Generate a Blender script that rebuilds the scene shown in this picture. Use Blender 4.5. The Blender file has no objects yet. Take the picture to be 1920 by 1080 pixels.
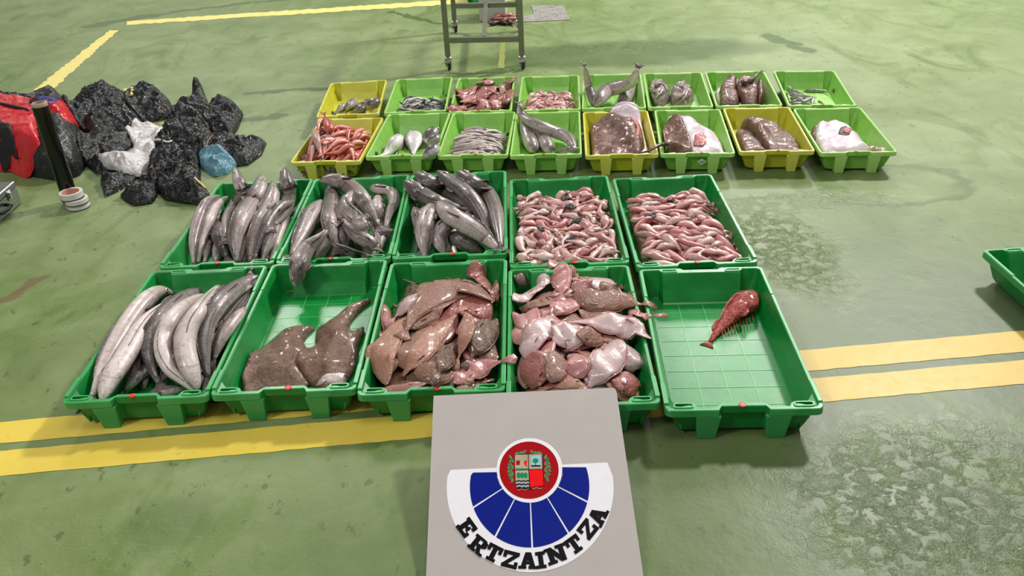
import bpy, math, random
import numpy as np
from mathutils import Vector, Matrix, noise
from mathutils.geometry import delaunay_2d_cdt
random.seed(11)
SC = bpy.context.scene
COL = SC.collection
SC.view_settings.view_transform = 'Standard'
SC.view_settings.look = 'None'; SC.view_settings.exposure = -.2
PI = math.pi
# ------------------------------------------------------------------ camera
FPX, PITCH, ROLL, CAMH = 1642.46, 0.5264045, -0.0529160, 1.69553
cp, sp, cr, sr = math.cos(PITCH), math.sin(PITCH), math.cos(ROLL), math.sin(ROLL)
FW = np.array([0, cp, -sp]); R0 = np.array([1., 0, 0]); U0 = np.cross(R0, FW)
RT = R0*cr + U0*sr; UP = -R0*sr + U0*cr
CAM = np.array([0, 0, CAMH])
def px(u, v, z=0.0):
    """point of the real world at height z that the photograph shows at pixel u, v"""
    d = FW + RT*(u-960)/FPX - UP*(v-540)/FPX
    return CAM + d*(z-CAMH)/d[2]
def depth(P): return float((np.asarray(P)-CAM) @ FW)
cam = bpy.data.cameras.new('camera'); cam.sensor_width = 36; cam.lens = FPX/1920*36
cam.clip_start = .05; cam.clip_end = 200
co = bpy.data.objects.new('camera', cam); COL.objects.link(co)
co.matrix_world = Matrix(((RT[0], UP[0], -FW[0], CAM[0]), (RT[1], UP[1], -FW[1], CAM[1]), (RT[2], UP[2], -FW[2], CAM[2]), (0, 0, 0, 1)))
SC.camera = co
# ------------------------------------------------------------------ materials
def lin(c):
    return tuple(((x/255)/12.92 if x/255 <= .04045 else ((x/255+.055)/1.055)**2.4) for x in c)+(1.,)
class NT:
    def __init__(s, name):
        s.m = bpy.data.materials.new(name); s.m.use_nodes = True; s.t = s.m.node_tree
        s.b = s.t.nodes['Principled BSDF']
    def n(s, typ, **kw):
        o = s.t.nodes.new(typ)
        for k, v in kw.items():
            if k.startswith('i_'): s.put(o.inputs[int(k[2:]) if k[2:].isdigit() else k[2:].replace('_', ' ')], v)
            else: setattr(o, k, v)
        return o
    def put(s, inp, v):
        if hasattr(v, 'links') or isinstance(v, bpy.types.NodeSocket): s.t.links.new(v, inp)
        else: inp.default_value = v
    def math(s, op, a, b=0., c=None, clamp=False):
        o = s.t.nodes.new('ShaderNodeMath'); o.operation = op; o.use_clamp = clamp
        s.put(o.inputs[0], a); s.put(o.inputs[1], b)
        if c is not None: s.put(o.inputs[2], c)
        return o.outputs[0]
    def coord(s, which='Object'):
        return s.t.nodes.new('ShaderNodeTexCoord').outputs[which]
    def pos(s): return s.t.nodes.new('ShaderNodeNewGeometry').outputs['Position']
    def mapping(s, vec, sc=(1, 1, 1), loc=(0, 0, 0)):
        o = s.t.nodes.new('ShaderNodeMapping'); s.put(o.inputs[0], vec); o.inputs['Scale'].default_value = sc; o.inputs['Location'].default_value = loc
        return o.outputs[0]
    def noise(s, scale, detail=4, rough=.55, vec=None, dist=0., out=0):
        o = s.t.nodes.new('ShaderNodeTexNoise'); o.inputs['Scale'].default_value = scale
        o.inputs['Detail'].default_value = detail; o.inputs['Roughness'].default_value = rough; o.inputs['Distortion'].default_value = dist
        if vec is not None: s.put(o.inputs['Vector'], vec)
        return o.outputs[out]
    def voro(s, scale, vec=None, feature='F1', out=0):
        o = s.t.nodes.new('ShaderNodeTexVoronoi'); o.feature = feature; o.inputs['Scale'].default_value = scale
        if vec is not None: s.put(o.inputs['Vector'], vec)
        return o.outputs[out]
    def ramp(s, fac, stops, interp='LINEAR'):
        o = s.t.nodes.new('ShaderNodeValToRGB'); s.put(o.inputs[0], fac); e = o.color_ramp.elements; o.color_ramp.interpolation = interp
        while len(e) < len(stops): e.new(.5)
        for q, (p, c) in zip(e, stops):
            q.position = p; q.color = c if len(c) == 4 else lin(c)
        return o.outputs[0]
    def step(s, fac, a, b):   # smooth 0..1 between a and b
        o = s.t.nodes.new('ShaderNodeMapRange'); s.put(o.inputs[0], fac); o.inputs[1].default_value = a; o.inputs[2].default_value = b
        o.interpolation_type = 'SMOOTHSTEP'
        return o.outputs[0]
    def mix(s, fac, a, b, mode='MIX'):
        o = s.t.nodes.new('ShaderNodeMix'); o.data_type = 'RGBA'; o.blend_type = mode
        s.put(o.inputs[0], fac); s.put(o.inputs[6], lin(a) if isinstance(a, tuple) and len(a) == 3 else a); s.put(o.inputs[7], lin(b) if isinstance(b, tuple) and len(b) == 3 else b)
        return o.outputs[2]
    def bump(s, h, strength=.3, dist=.01, normal=None):
        o = s.t.nodes.new('ShaderNodeBump'); o.inputs['Strength'].default_value = strength; o.inputs['Distance'].default_value = dist
        s.put(o.inputs['Height'], h)
        if normal is not None: s.put(o.inputs['Normal'], normal)
        return o.outputs[0]
    def attr(s, name):
        o = s.t.nodes.new('ShaderNodeAttribute'); o.attribute_name = name; return o.outputs['Fac']
    def set(s, **kw):
        for k, v in kw.items():
            inp = s.b.inputs[k.replace('_', ' ')]
            if isinstance(v, tuple) and len(v) == 3: v = lin(v)
            s.put(inp, v)
        return s.m
def plain(name, c, rough=.5, metal=0., var=.12, scale=30, bump=0.):
    t = NT(name); f = t.noise(scale, 3, vec=t.coord())
    col = t.mix(f, tuple(int(x*(1-var)) for x in c), tuple(min(255, int(x*(1+var))) for x in c))
    t.set(Base_Color=col, Roughness=rough, Metallic=metal)
    if bump: t.set(Normal=t.bump(f, bump, .004))
    return t.m
# ------------------------------------------------------------------ objects
def tag(o, label=None, cat=None, group=None, kind=None):
    if label: o['label'] = label
    if cat: o['category'] = cat
    if group: o['group'] = group
    if kind: o['kind'] = kind
    return o
def empty(name, loc=(0, 0, 0), rz=0., label=None, cat=None, group=None):
    o = bpy.data.objects.new(name, None); COL.objects.link(o); o.location = loc; o.rotation_euler = (0, 0, rz)
    o.empty_display_size = .05
    return tag(o, label, cat, group)
class MB:
    def __init__(s): s.v = []; s.f = []; s.mi = []
    def add(s, vs, fs, mi=0):
        b = len(s.v); s.v += [tuple(map(float, p)) for p in vs]
        for f in fs: s.f.append(tuple(b+i for i in f)); s.mi.append(mi)
    def loops(s, L, cap0=False, cap1=False, mi=0, closed=True):
        n = len(L[0]); vs = [p for l in L for p in l]; fs = []
        for i in range(len(L)-1):
            for j in range(n if closed else n-1):
                k = (j+1) % n; fs.append((i*n+j, i*n+k, (i+1)*n+k, (i+1)*n+j))
        if cap0: fs.append(tuple(range(n))[::-1])
        if cap1: fs.append(tuple((len(L)-1)*n+j for j in range(n)))
        s.add(vs, fs, mi)
    def box(s, x0, x1, y0, y1, z0, z1, mi=0, taper=0.):
        t = taper
        s.loops([[(x0+t, y0+t, z0), (x1-t, y0+t, z0), (x1-t, y1-t, z0), (x0+t, y1-t, z0)], [(x0, y0, z1), (x1, y0, z1), (x1, y1, z1), (x0, y1, z1)]], True, True, mi)
    def tube(s, pts, r, n=8, mi=0, cap=True):
        P = [Vector(p) for p in pts]; L = []; prev = None
        for i, p in enumerate(P):
            t = (P[min(i+1, len(P)-1)]-P[max(i-1, 0)]).normalized()
            a = prev if prev is not None else (Vector((0, 0, 1)) if abs(t.z) < .9 else Vector((1, 0, 0)))
            u = (a-t*a.dot(t)).normalized(); w = t.cross(u); prev = u
            rr = r[i] if isinstance(r, (list, tuple)) else r
            L.append([tuple(p+(u*math.cos(2*PI*k/n)+w*math.sin(2*PI*k/n))*rr) for k in range(n)])
        s.loops(L, cap, cap, mi)
    def lathe(s, prof, c=(0, 0, 0), n=32, mi=0, closedprof=True):
        L = [[(c[0]+r*math.cos(2*PI*k/n), c[1]+r*math.sin(2*PI*k/n), c[2]+z) for k in range(n)] for r, z in prof]
        if closedprof: L.append(L[0])
        s.loops(L, mi=mi)
    def build(s, name, mats, parent=None, smooth=False, bevel=0., loc=None, auto=None):
        me = bpy.data.meshes.new(name); me.from_pydata(s.v, [], s.f); me.update()
        if not isinstance(mats, (list, tuple)): mats = [mats]
        for m in mats: me.materials.append(m)
        me.polygons.foreach_set('material_index', s.mi)
        import bmesh
        bm = bmesh.new(); bm.from_mesh(me); bmesh.ops.recalc_face_normals(bm, faces=bm.faces); bm.to_mesh(me); bm.free()
        if smooth: me.shade_smooth()
        o = bpy.data.objects.new(name, me); COL.objects.link(o)
        if parent is not None: o.parent = parent
        if loc is not None: o.location = loc
        if bevel:
            m = o.modifiers.new('bevel', 'BEVEL'); m.width = bevel; m.segments = 2; m.limit_method = 'ANGLE'; m.angle_limit = math.radians(40)
        return o
def copy_tree(o):
    r = o.copy(); COL.objects.link(r)
    for ch in o.children:
        c = ch.copy(); COL.objects.link(c); c.parent = r
        for g in ch.children:
            d = g.copy(); COL.objects.link(d); d.parent = c
    return r
# ------------------------------------------------------------------ height field that things are laid on
HX0, HX1, HY0, HY1, CS = -3.6, 2.4, 1.3, 6.4, .006
NX, NY = int((HX1-HX0)/CS), int((HY1-HY0)/CS)
HF = np.zeros((NX, NY))
def hidx(x, y): return (np.clip(((np.asarray(x)-HX0)/CS).astype(int), 0, NX-1), np.clip(((np.asarray(y)-HY0)/CS).astype(int), 0, NY-1))
def hget(x, y): i, j = hidx(x, y); return HF[i, j]
def hput(x, y, z):
    i, j = hidx(x, y); np.maximum.at(HF, (i, j), z)
# ------------------------------------------------------------------ floor
def floor_mat():
    t = NT('green_epoxy_floor'); P = t.pos()
    sx = t.n('ShaderNodeSeparateXYZ', i_0=P); X, Y = sx.outputs[0], sx.outputs[1]
    warp = t.n('ShaderNodeVectorMath', operation='MULTIPLY_ADD')
    t.put(warp.inputs[0], t.noise(7, 4, vec=P, out=1)); warp.inputs[1].default_value = (.22, .22, 0); 
    sub = t.n('ShaderNodeVectorMath', operation='ADD'); t.put(sub.inputs[0], P); sub.inputs[1].default_value = (-.11, -.11, 0)
    t.put(warp.inputs[2], sub.outputs[0]); W = warp.outputs[0]
    ws = t.n('ShaderNodeSeparateXYZ', i_0=W); wx, wy = ws.outputs[0], ws.outputs[1]
    def ell(cx, cy, rx, ry, soft=.35, vx=None, vy=None):
        a = t.math('DIVIDE', t.math('SUBTRACT', vx if vx is not None else wx, cx), rx); b = t.math('DIVIDE', t.math('SUBTRACT', vy if vy is not None else wy, cy), ry)
        d = t.math('SQRT', t.math('ADD', t.math('MULTIPLY', a, a), t.math('MULTIPLY', b, b)))
        return t.step(d, 1+soft*.5, 1-soft*.5), d
    def seg(a, b, w):
        ax, ay = a; dx, dy = b[0]-a[0], b[1]-a[1]; L2 = dx*dx+dy*dy
        px_, py_ = t.math('SUBTRACT', wx, ax), t.math('SUBTRACT', wy, ay)
        h = t.math('DIVIDE', t.math('ADD', t.math('MULTIPLY', px_, dx), t.math('MULTIPLY', py_, dy)), L2, clamp=True)
        ex, ey = t.math('SUBTRACT', px_, t.math('MULTIPLY', h, dx)), t.math('SUBTRACT', py_, t.math('MULTIPLY', h, dy))
        d = t.math('SQRT', t.math('ADD', t.math('MULTIPLY', ex, ex), t.math('MULTIPLY', ey, ey)))
        return t.step(d, w*1.25, w*.8)
    def mx(*a):
        r = a[0]
        for b in a[1:]: r = t.math('MAXIMUM', r, b)
        return r
    big = t.noise(.55, 4, .6, vec=P); mid = t.noise(3.2, 6, .6, vec=P, dist=.6); fine = t.noise(60, 3, .6, vec=P)
    st = t.noise(2.4, 5, .65, vec=t.mapping(P, (1.0, .5, 1)), dist=1.2)
    f = t.math('ADD', t.math('MULTIPLY', big, .5), t.math('MULTIPLY', mid, .5))
    colL = t.ramp(f, [(.3, (98, 114, 66)), (.46, (114, 131, 82)), (.58, (129, 144, 98)), (.7, (140, 153, 112))])
    colR = t.ramp(f, [(.3, (76, 92, 58)), (.5, (92, 106, 74)), (.7, (110, 120, 92))])
    # greyer wear to the right of the near crates
    gr, _ = ell(1.75, 1.9, 1.3, 1.1, 1.0)
    col = t.mix(gr, colL, colR)
    # large wetter (darker, more saturated) zones
    z1, _ = ell(1.15, 3.32, .62, .42, .5); z2, _ = ell(.85, 6.1, 1.0, .32, .5); z3, _ = ell(-.95, 1.75, .13, .1, .9)
    z4, d4 = ell(1.72, 3.7, .42, .26, .1); ring = t.math('MULTIPLY', z4, t.step(d4, .72, .92))
    z5, _ = ell(.35, 3.86, 1.75, .1, .8); z6, _ = ell(.25, 1.55, .9, .42, .8)
    foot = [ell(1.28, 2.97, .11, .06, .5)[0], ell(1.52, 2.86, .12, .055, .5)[0], ell(1.4, 3.12, .07, .05, .5)[0]]
    tread = t.step(t.voro(70, vec=P, feature='DISTANCE_TO_EDGE'), .1, .25)
    fz = t.math('MULTIPLY', mx(*foot), tread)
    streaks = [seg((-3.5, 7.85), (-3.2, 8.1), .09), seg((-3.2, 8.1), (-2.2, 8.5), .045), seg((-2.2, 8.5), (-1.2, 8.55), .04), seg((-1.2, 8.55), (-.5, 8.25), .05),
               seg((-.9, 7.75), (-.35, 7.1), .035), seg((-1.65, 5.62), (-.95, 5.66), .035), seg((1.95, 6.35), (2.1, 5.9), .055), seg((-.35, 5.75), (.3, 5.95), .04),
               seg((-1.9, 5.0), (-1.35, 5.15), .05)]
    rust = seg((-2.02, 3.05), (-1.92, 3.2), .035)
    patch = t.math('MULTIPLY', t.step(st, .60, .66), .45)
    drops = t.math('MULTIPLY', t.step(t.noise(26, 2, .5, vec=P), .70, .73), .6)
    wet = mx(t.math('MULTIPLY', z1, .42), t.math('MULTIPLY', z2, .8), t.math('MULTIPLY', z3, .5), t.math('MULTIPLY', ring, .75), t.math('MULTIPLY', z5, .55), t.math('MULTIPLY', z6, .5), t.math('MULTIPLY', fz, .6), *streaks, patch, drops)
    col = t.mix(t.math('MULTIPLY', t.step(st, .5, .6), .5), col, (96, 118, 56))
    col = t.mix(t.math('MULTIPLY', wet, .75), col, (60, 84, 32))
    col = t.mix(t.math('MULTIPLY', rust, .7), col, (110, 84, 62))
    drop2 = t.math('MULTIPLY', t.step(t.noise(19, 4, .7, vec=t.mapping(P, (1, .6, 1), (5, 2, 0))), .625, .65), .6)
    col = t.mix(drop2, col, (80, 86, 58))
    # rippled water film that glitters
    g1, _ = ell(1.12, 3.12, .2, .42, .8); g2, _ = ell(1.12, 1.66, .42, .34, .9); g3, _ = ell(1.3, 3.55, .5, .12, .7); g4, _ = ell(-1.35, 1.55, .6, .3, .9); g5, _ = ell(.7, 6.25, .7, .12, .6); g6, _ = ell(-1.25, 5.1, .45, .3, .8)
    glit = mx(g1, t.math('MULTIPLY', g2, .75), t.math('MULTIPLY', g3, .55), t.math('MULTIPLY', g4, .35), t.math('MULTIPLY', g5, .6), t.math('MULTIPLY', g6, .35))
    glit = t.math('MULTIPLY', glit, t.step(t.noise(24, 5, .7, vec=P, dist=.5), .42, .62))
    rip = t.noise(170, 3, .6, vec=P)
    hgt = t.math('MULTIPLY', rip, t.math('ADD', t.math('MULTIPLY', glit, 1.0), .03))
    n1 = t.bump(hgt, 1., .0035); n2 = t.bump(t.noise(9, 4, .6, vec=P), .12, .02, n1)
    rough = t.math('SUBTRACT', t.math('ADD', t.math('MULTIPLY', t.math('SUBTRACT', 1., mx(glit, t.math('MULTIPLY', wet, .4))), .2), t.math('ADD', .15, t.math('MULTIPLY', mid, .2))), t.math('MULTIPLY', glit, .17))
    t.set(Base_Color=col, Roughness=rough, Normal=n2, Specular_IOR_Level=.27)
    return t.m
FLOOR = floor_mat()
b = MB(); b.add([(-14, -4, 0), (14, -4, 0), (14, 30, 0), (-14, 30, 0)], [(0, 1, 2, 3)])
tag(b.build('floor', FLOOR), kind='structure')
# painted stripes
def stripe_mat(name, c1, c2):
    t = NT(name); P = t.pos(); f = t.noise(5, 5, .6, vec=P); g = t.noise(28, 4, .65, vec=P, dist=.5)
    col = t.mix(f, c1, c2); col = t.mix(t.math('MULTIPLY', t.step(g, .62, .7), .4), col, (190, 150, 60))
    sx = t.n('ShaderNodeSeparateXYZ', i_0=P)
    col = t.mix(t.math('MULTIPLY', t.step(sx.outputs[0], -.4, .9), .6), col, (198, 164, 94))
    t.set(Base_Color=col, Roughness=t.math('ADD', .32, t.math('MULTIPLY', g, .2)), Normal=t.bump(g, .1, .005), Specular_IOR_Level=.2); return t.m
YEL = stripe_mat('yellow_floor_paint', (214, 186, 66), (232, 208, 100))
YEL2 = stripe_mat('pale_yellow_floor_paint', (222, 204, 112), (236, 220, 140))
def stripe(n, pts, m, rag=.002, z=.0012):
    a = [np.array(p[:2]) for p in pts]; L = []
    N = max(8, int(np.linalg.norm(a[1]-a[0])/.04))
    mb = MB(); vs = []
    for i in range(N+1):
        s = i/N; p = a[0]*(1-s)+a[1]*s; q = a[3]*(1-s)+a[2]*s; d = (q-p)/np.linalg.norm(q-p)
        p = p+d*random.uniform(-rag, rag); q = q+d*random.uniform(-rag, rag)
        vs += [(p[0], p[1], z), (q[0], q[1], z)]
    mb.add(vs, [(2*i, 2*i+1, 2*i+3, 2*i+2) for i in range(N)])
    tag(mb.build('trim_%d' % n, m), kind='structure')
def ext(a, b, t): a, b = np.array(a), np.array(b); return a+(b-a)*t
A0, A1 = px(0, 792), px(1920, 620); B0, B1 = px(0, 832), px(1920, 660)
stripe(1, [ext(A0, A1, -.4), ext(A0, A1, 1.4), ext(B0, B1, 1.4), ext(B0, B1, -.4)], YEL)
A0, A1 = px(0, 846), px(1920, 675); B0, B1 = px(0, 893), px(1920, 720)
stripe(2, [ext(A0, A1, -.4), ext(A0, A1, 1.4), ext(B0, B1, 1.4), ext(B0, B1, -.4)], YEL)
stripe(3, [px(62, 170), px(205, 57), px(222, 57), px(97, 170)], YEL2, .012)
stripe(4, [px(238, 47), px(1100, -8), px(1100, -17), px(238, 40)], YEL2, .02)
stripe(5, [px(934, 128), px(938, 78), px(947, 78), px(946, 128)], plain('faint_floor_paint', (150, 158, 84), .3, var=.1), .004)
# ------------------------------------------------------------------ lights
def area(name, loc, tgt, size, power, col=(1, 1, 1), sy=None):
    l = bpy.data.lights.new(name, 'AREA'); l.energy = power; l.color = col; l.shape = 'RECTANGLE'; l.size = size; l.size_y = sy or size
    o = bpy.data.objects.new(name, l); COL.objects.link(o); o.location = loc
    o.rotation_euler = (Vector(tgt)-Vector(loc)).to_track_quat('-Z', 'Y').to_euler(); return o
area('ceiling_lamp', (4.7, 8.1, 6.2), (0.3, 3.2, 0), .7, 820, (1, .97, .92))
area('ceiling_lamp', (-4.4, -1.0, 6.2), (-.8, 3.4, 0), 1.2, 210, (1, .97, .93))
area('ceiling_lamp', (.6, 1.2, 6.5), (.2, 3.4, 0), 2.4, 120, (1, .98, .95))
area('ceiling_lamp', (11.0, 18.2, 5.2), (3, 6, 0), 1.3, 70, (1, .96, .9))
area('ceiling_lamp', (11.0, 25.5, 5.4), (3, 6, 0), 1.2, 40, (1, .96, .9))
area('ceiling_lamp', (4.1, 12.6, 5.2), (1, 3.5, 0), 0.4, 160, (1, .97, .92))
area('ceiling_lamp', (-11, 29, 6), (-3, 6, 0), 9, 160, (1, .97, .92))
area('ceiling_lamp', (-3.2, 11.5, 6.2), (-2.6, 9.5, 0), 1.2, 330, (1, .98, .95))
area('ceiling_lamp', (3.2, 13.0, 6.2), (2.6, 10.5, 0), 1.2, 260, (1, .98, .95))
w = bpy.data.worlds.new('hall_air'); SC.world = w; w.use_nodes = True
bg = w.node_tree.nodes['Background']; bg.inputs[0].default_value = (.86, .9, .84, 1); bg.inputs[1].default_value = .29
# ------------------------------------------------------------------ crates
def plastic(name, base, lightc, dark):
    t = NT(name); P = t.coord(); f = t.noise(14, 5, .6, vec=P); g = t.noise(90, 3, .7, vec=t.mapping(P, (1, .25, 1)))
    col = t.mix(t.step(f, .25, .8), dark, base); col = t.mix(t.math('MULTIPLY', t.step(g, .6, .78), .35), col, lightc)
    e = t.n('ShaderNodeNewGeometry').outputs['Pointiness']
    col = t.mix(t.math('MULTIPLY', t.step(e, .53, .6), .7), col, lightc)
    t.set(Base_Color=col, Roughness=t.math('ADD', .22, t.math('MULTIPLY', f, .22)), Normal=t.bump(t.noise(34, 4, .6, vec=P), .12, .003), Subsurface_Weight=.0)
    return t.m
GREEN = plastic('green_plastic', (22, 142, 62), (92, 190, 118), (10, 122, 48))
GREEN_D = plain('green_slot_shade', (6, 74, 30), .5)  # darkened green stands for the shade inside the rim slots
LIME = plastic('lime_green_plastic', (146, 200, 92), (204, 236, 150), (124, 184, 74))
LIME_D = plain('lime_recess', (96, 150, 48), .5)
YELP = plastic('yellow_plastic', (200, 200, 56), (236, 236, 130), (184, 180, 44))
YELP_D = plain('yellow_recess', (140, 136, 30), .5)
RED = plain('red_plastic', (205, 48, 36), .4)
def plan(hx, hy, r, fr, bk, z, nc=4):
    """closed loop: front end profile, right side, back end profile, left side; fr/bk = list of (x fraction, inward offset)"""
    L = []
    def arc(cx, cy, a0):
        for k in range(nc+1):
            a = a0+PI/2*k/nc; L.append((cx+r*math.cos(a), cy+r*math.sin(a), z))
    arc(-hx+r, -hy+r, PI)
    for x, d in fr: L.append((x, -hy+d, z))
    arc(hx-r, -hy+r, -PI/2)
    for q in (-.5, .5): L.append((hx, q*hy, z))
    arc(hx-r, hy-r, 0)
    for x, d in reversed(bk): L.append((x, hy-d, z))
    arc(-hx+r, hy-r, PI/2)
    for q in (.5, -.5): L.append((-hx, q*hy, z))
    return L
def make_crate(W, L, h, mat, matd, fx, label, cat, group, loc, rz, lime=False, plug=True):
    root = empty('fish_crate', (loc[0], loc[1], 0), rz, label, cat, group)
    hx, hy = W/2, L/2; lip = .026 if not lime else .022; zb = .008; fl = .014; th = .004
    c, j = .14*W, .022*W; D = .018 if not lime else .010; xo = [-.33*W, -.30*W, -c-j, -c, c, c+j, .30*W, .33*W]
    pr = lambda v, w=None: [(x, d) for x, d in zip(w or xo, v)]
    o_f = [0, 0, 0, D, D, 0, 0, 0]; o_b = [0, 0, 0, D*.6, D*.6, 0, 0, 0]
    def outer(z, ins, k=1.): return plan(hx-ins, hy-ins, .02, pr([d*k for d in o_f]), pr([d*k for d in o_b]), z)
    xi = [-.31*W, -.29*W, -c-j*1.6, -c*.96, c*.96, c+j*1.6, .29*W, .31*W]; xb = [-.335*W, -.31*W, -.1*W, -.05*W, .05*W, .1*W, .31*W, .335*W]
    P = .022 if not lime else .014
    rw = .011 if not lime else .009
    def inner(z, ins, k=1., d=0., e=0.):
        f = [P, .004, .004, D+.004, D+.004, .004, .004, P]
        b = [0., P, P, P, P, P, P, 0.]
        return plan(hx-ins, hy-ins, .016, pr([x*k+d for x in f], xi), pr([x*k+d+(e if x else 0) for x in b], xb), z)
    m = MB()
    out = [outer(zb, .046, .2), outer(zb+.006, .040, .2), outer(h-lip, .017), outer(h-lip, .003), outer(h-lip+.003, 0), outer(h-.003, 0), outer(h, .002)]
    inn = [inner(h, rw), inner(h-.004, rw+.003), inner(h*.5, .026, 1., e=.012), inner(fl+.004, .038, 1., e=.024), inner(fl, .042, 1., e=.026)]
    m.loops(out+inn, True, True)
    body = m.build('crate_body', mat, root, bevel=.0)
    # ribs of the floor
    r = MB()
    for k in range(1, 4): x = (-.5+k/4)*(W-.1); r.box(x-.0015, x+.0015, -hy+.07, hy-.07, fl-.002, fl+.0013)
    n = 8 if not lime else 6
    for k in range(1, n): y = (-.5+k/n)*(L-.13); r.box(-hx+.05, hx-.05, y-.0015, y+.0015, fl-.002, fl+.0011)
    r.build('floor_ribs', mat, root)
    # feet
    for sy in (-1, 1):
        for s in (-1, 1):
            q = MB(); x = s*fx; w0, w1 = .058*W, .082*W
            ya, yb = sy*(hy-.0), sy*(hy-.055)
            lo = [(x-w0, ya-sy*.012, 0), (x+w0, ya-sy*.012, 0), (x+w0, yb, 0), (x-w0, yb, 0)]
            hi = [(x-w1, ya-sy*.001, h-lip+.001), (x+w1, ya-sy*.001, h-lip+.001), (x+w1, yb+sy*.02, h-lip+.001), (x-w1, yb+sy*.02, h-lip+.001)]
            q.loops([lo, hi], True, True); q.build('foot', mat, root, bevel=.003)
    # slots in the ledges of the rim
    def slot(x, y, wx=.055, wy=.020, z=h):
        q = MB(); N = 20
        def ring(a, b_, z_):
            R = []
            for k in range(N):
                an = 2*PI*k/N; cx, sy_ = math.cos(an), math.sin(an)
                R.append((x+a*math.copysign(abs(cx)**.45, cx), y+b_*math.copysign(abs(sy_)**.45, sy_), z_))
            return R
        q.loops([ring(wx*.5+.003, wy*.5+.003, z-.012), ring(wx*.5+.003, wy*.5+.003, z+.0035), ring(wx*.5-.001, wy*.5-.001, z+.0035), ring(wx*.5-.001, wy*.5-.001, z-.006)], True, False, 0)
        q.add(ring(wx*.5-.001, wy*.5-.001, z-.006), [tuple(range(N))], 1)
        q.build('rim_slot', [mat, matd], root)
    if not lime:
        for s in (-1, 1):
            slot(s*.38*W, -hy+.022, .052, .016); slot(s*.255*W, hy-.022, .052, .015)
            g = MB()   # gusset that closes the corner pocket
            x0, x1 = s*(hx-.012), s*(hx-.05); y0 = -hy+.035
            g.add([(x0, y0, h-.006), (x0, y0+.05, h-.006), (s*(hx-.052), y0+.04, fl+.004), (x1, y0, h-.03), (s*(hx-.055), y0-.005, fl),
                   (x0, y0-.01, h-.006)], [(0, 1, 2, 4, 3), (0, 3, 5), (5, 3, 4)])
            g.build('corner_gusset', mat, root)
            e = MB(); e.box(*sorted((s*(hx-.013), s*(hx+.001))), -hy+.03, -hy+.13, h-.004, h+.005)
            e2 = MB(); e2.box(*sorted((s*(hx-.014), s*(hx-.002))), hy-.2, hy-.02, h-.003, h+.0025)
            e2.build('rim_pad', mat, root, bevel=.002)
            e.build('rim_pad', mat, root, bevel=.002)
    else:
        for s in (-1, 1):
            q = MB(); x = s*.24*W
            q.box(x-.028, x+.028, hy-.021, hy-.009, h-.02, h+.0015)
            for k in range(5): q.box(x-.024+k*.0105, x-.018+k*.0105, hy-.0225, hy-.0205, h-.012, h-.002)
            q.build('embossed_mark', mat, root)
            g = MB()   # ribs of the end wall between the feet
            g.box(x-.004, x+.004, hy-.036, hy-.018, fl, h-.02); g.build('wall_rib', mat, root)
    if plug:
        q = MB(); x0 = .005*W+random.uniform(-.02, .02); R = .0105 if not lime else .007
        for k in range(1): q.lathe([(0, 0), (R, 0), (R, .002), (R*.7, .003), (0, .003)], (x0, -hy+D+rw*.45, h-.0005), 16, closedprof=False)
        q.build('red_plug', RED, root)
    # height field
    ca, sa = math.cos(rz), math.sin(rz)
    i0, j0 = hidx(loc[0]-.6, loc[1]-.6); i1, j1 = hidx(loc[0]+.6, loc[1]+.6)
    gx = HX0+(np.arange(i0, i1)+.5)*CS; gy = HY0+(np.arange(j0, j1)+.5)*CS
    GX, GY = np.meshgrid(gx-loc[0], gy-loc[1], indexing='ij'); lx = GX*ca+GY*sa; ly = -GX*sa+GY*ca
    d = np.minimum(hx-np.abs(lx), hy-np.abs(ly))
    z = np.where(d < 0, 0, np.where(d < .016, h+.004, fl+(h-fl)*np.clip((.05-d)/.034, 0, 1)))
    HF[i0:i1, j0:j1] = np.maximum(HF[i0:i1, j0:j1], z)
    return root
WG, LG, HG, WL, LL, HL = .449, .835, .1142, .352, .640, .1094
CR = {'F1': (-1.1655, 2.5815, -.0078), 'F2': (-.7062, 2.58, -.0197), 'F3': (-.2484, 2.5372, -.0297), 'F4': (.2019, 2.4367, -.0297), 'F5': (.6679, 2.3792, -.0576),
      'B1': (-1.1364, 3.4319, -.0224), 'B2': (-.6808, 3.4184, -.0172), 'B3': (-.228, 3.4056, -.0159), 'B4': (.2295, 3.2853, -.0221), 'B5': (.6948, 3.2355, -.0148),
      'V1': (-.8606, 4.3768, -.0831), 'V2': (-.4914, 4.3992, -.0841), 'V3': (-.132, 4.3583, -.0895), 'V4': (.2224, 4.3129, -.0799), 'V5': (.5854, 4.2605, -.0762),
      'V6': (.9566, 4.2253, -.1176), 'V7': (1.326, 4.2017, -.1075), 'V8': (1.6866, 4.1363, -.0988),
      'U1': (-.8776, 5.0686, .0233), 'U2': (-.4833, 5.0655, -.0245), 'U3': (-.1071, 5.0146, -.0569), 'U4': (.2785, 4.9737, -.0787), 'U5': (.6438, 4.9467, -.1070),
      'U6': (1.004, 4.9054, -.1107), 'U7': (1.3701, 4.8671, -.1156), 'U8': (1.7578, 4.8088, -.1541), 'R': (1.976, 2.41, .035)}
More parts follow.
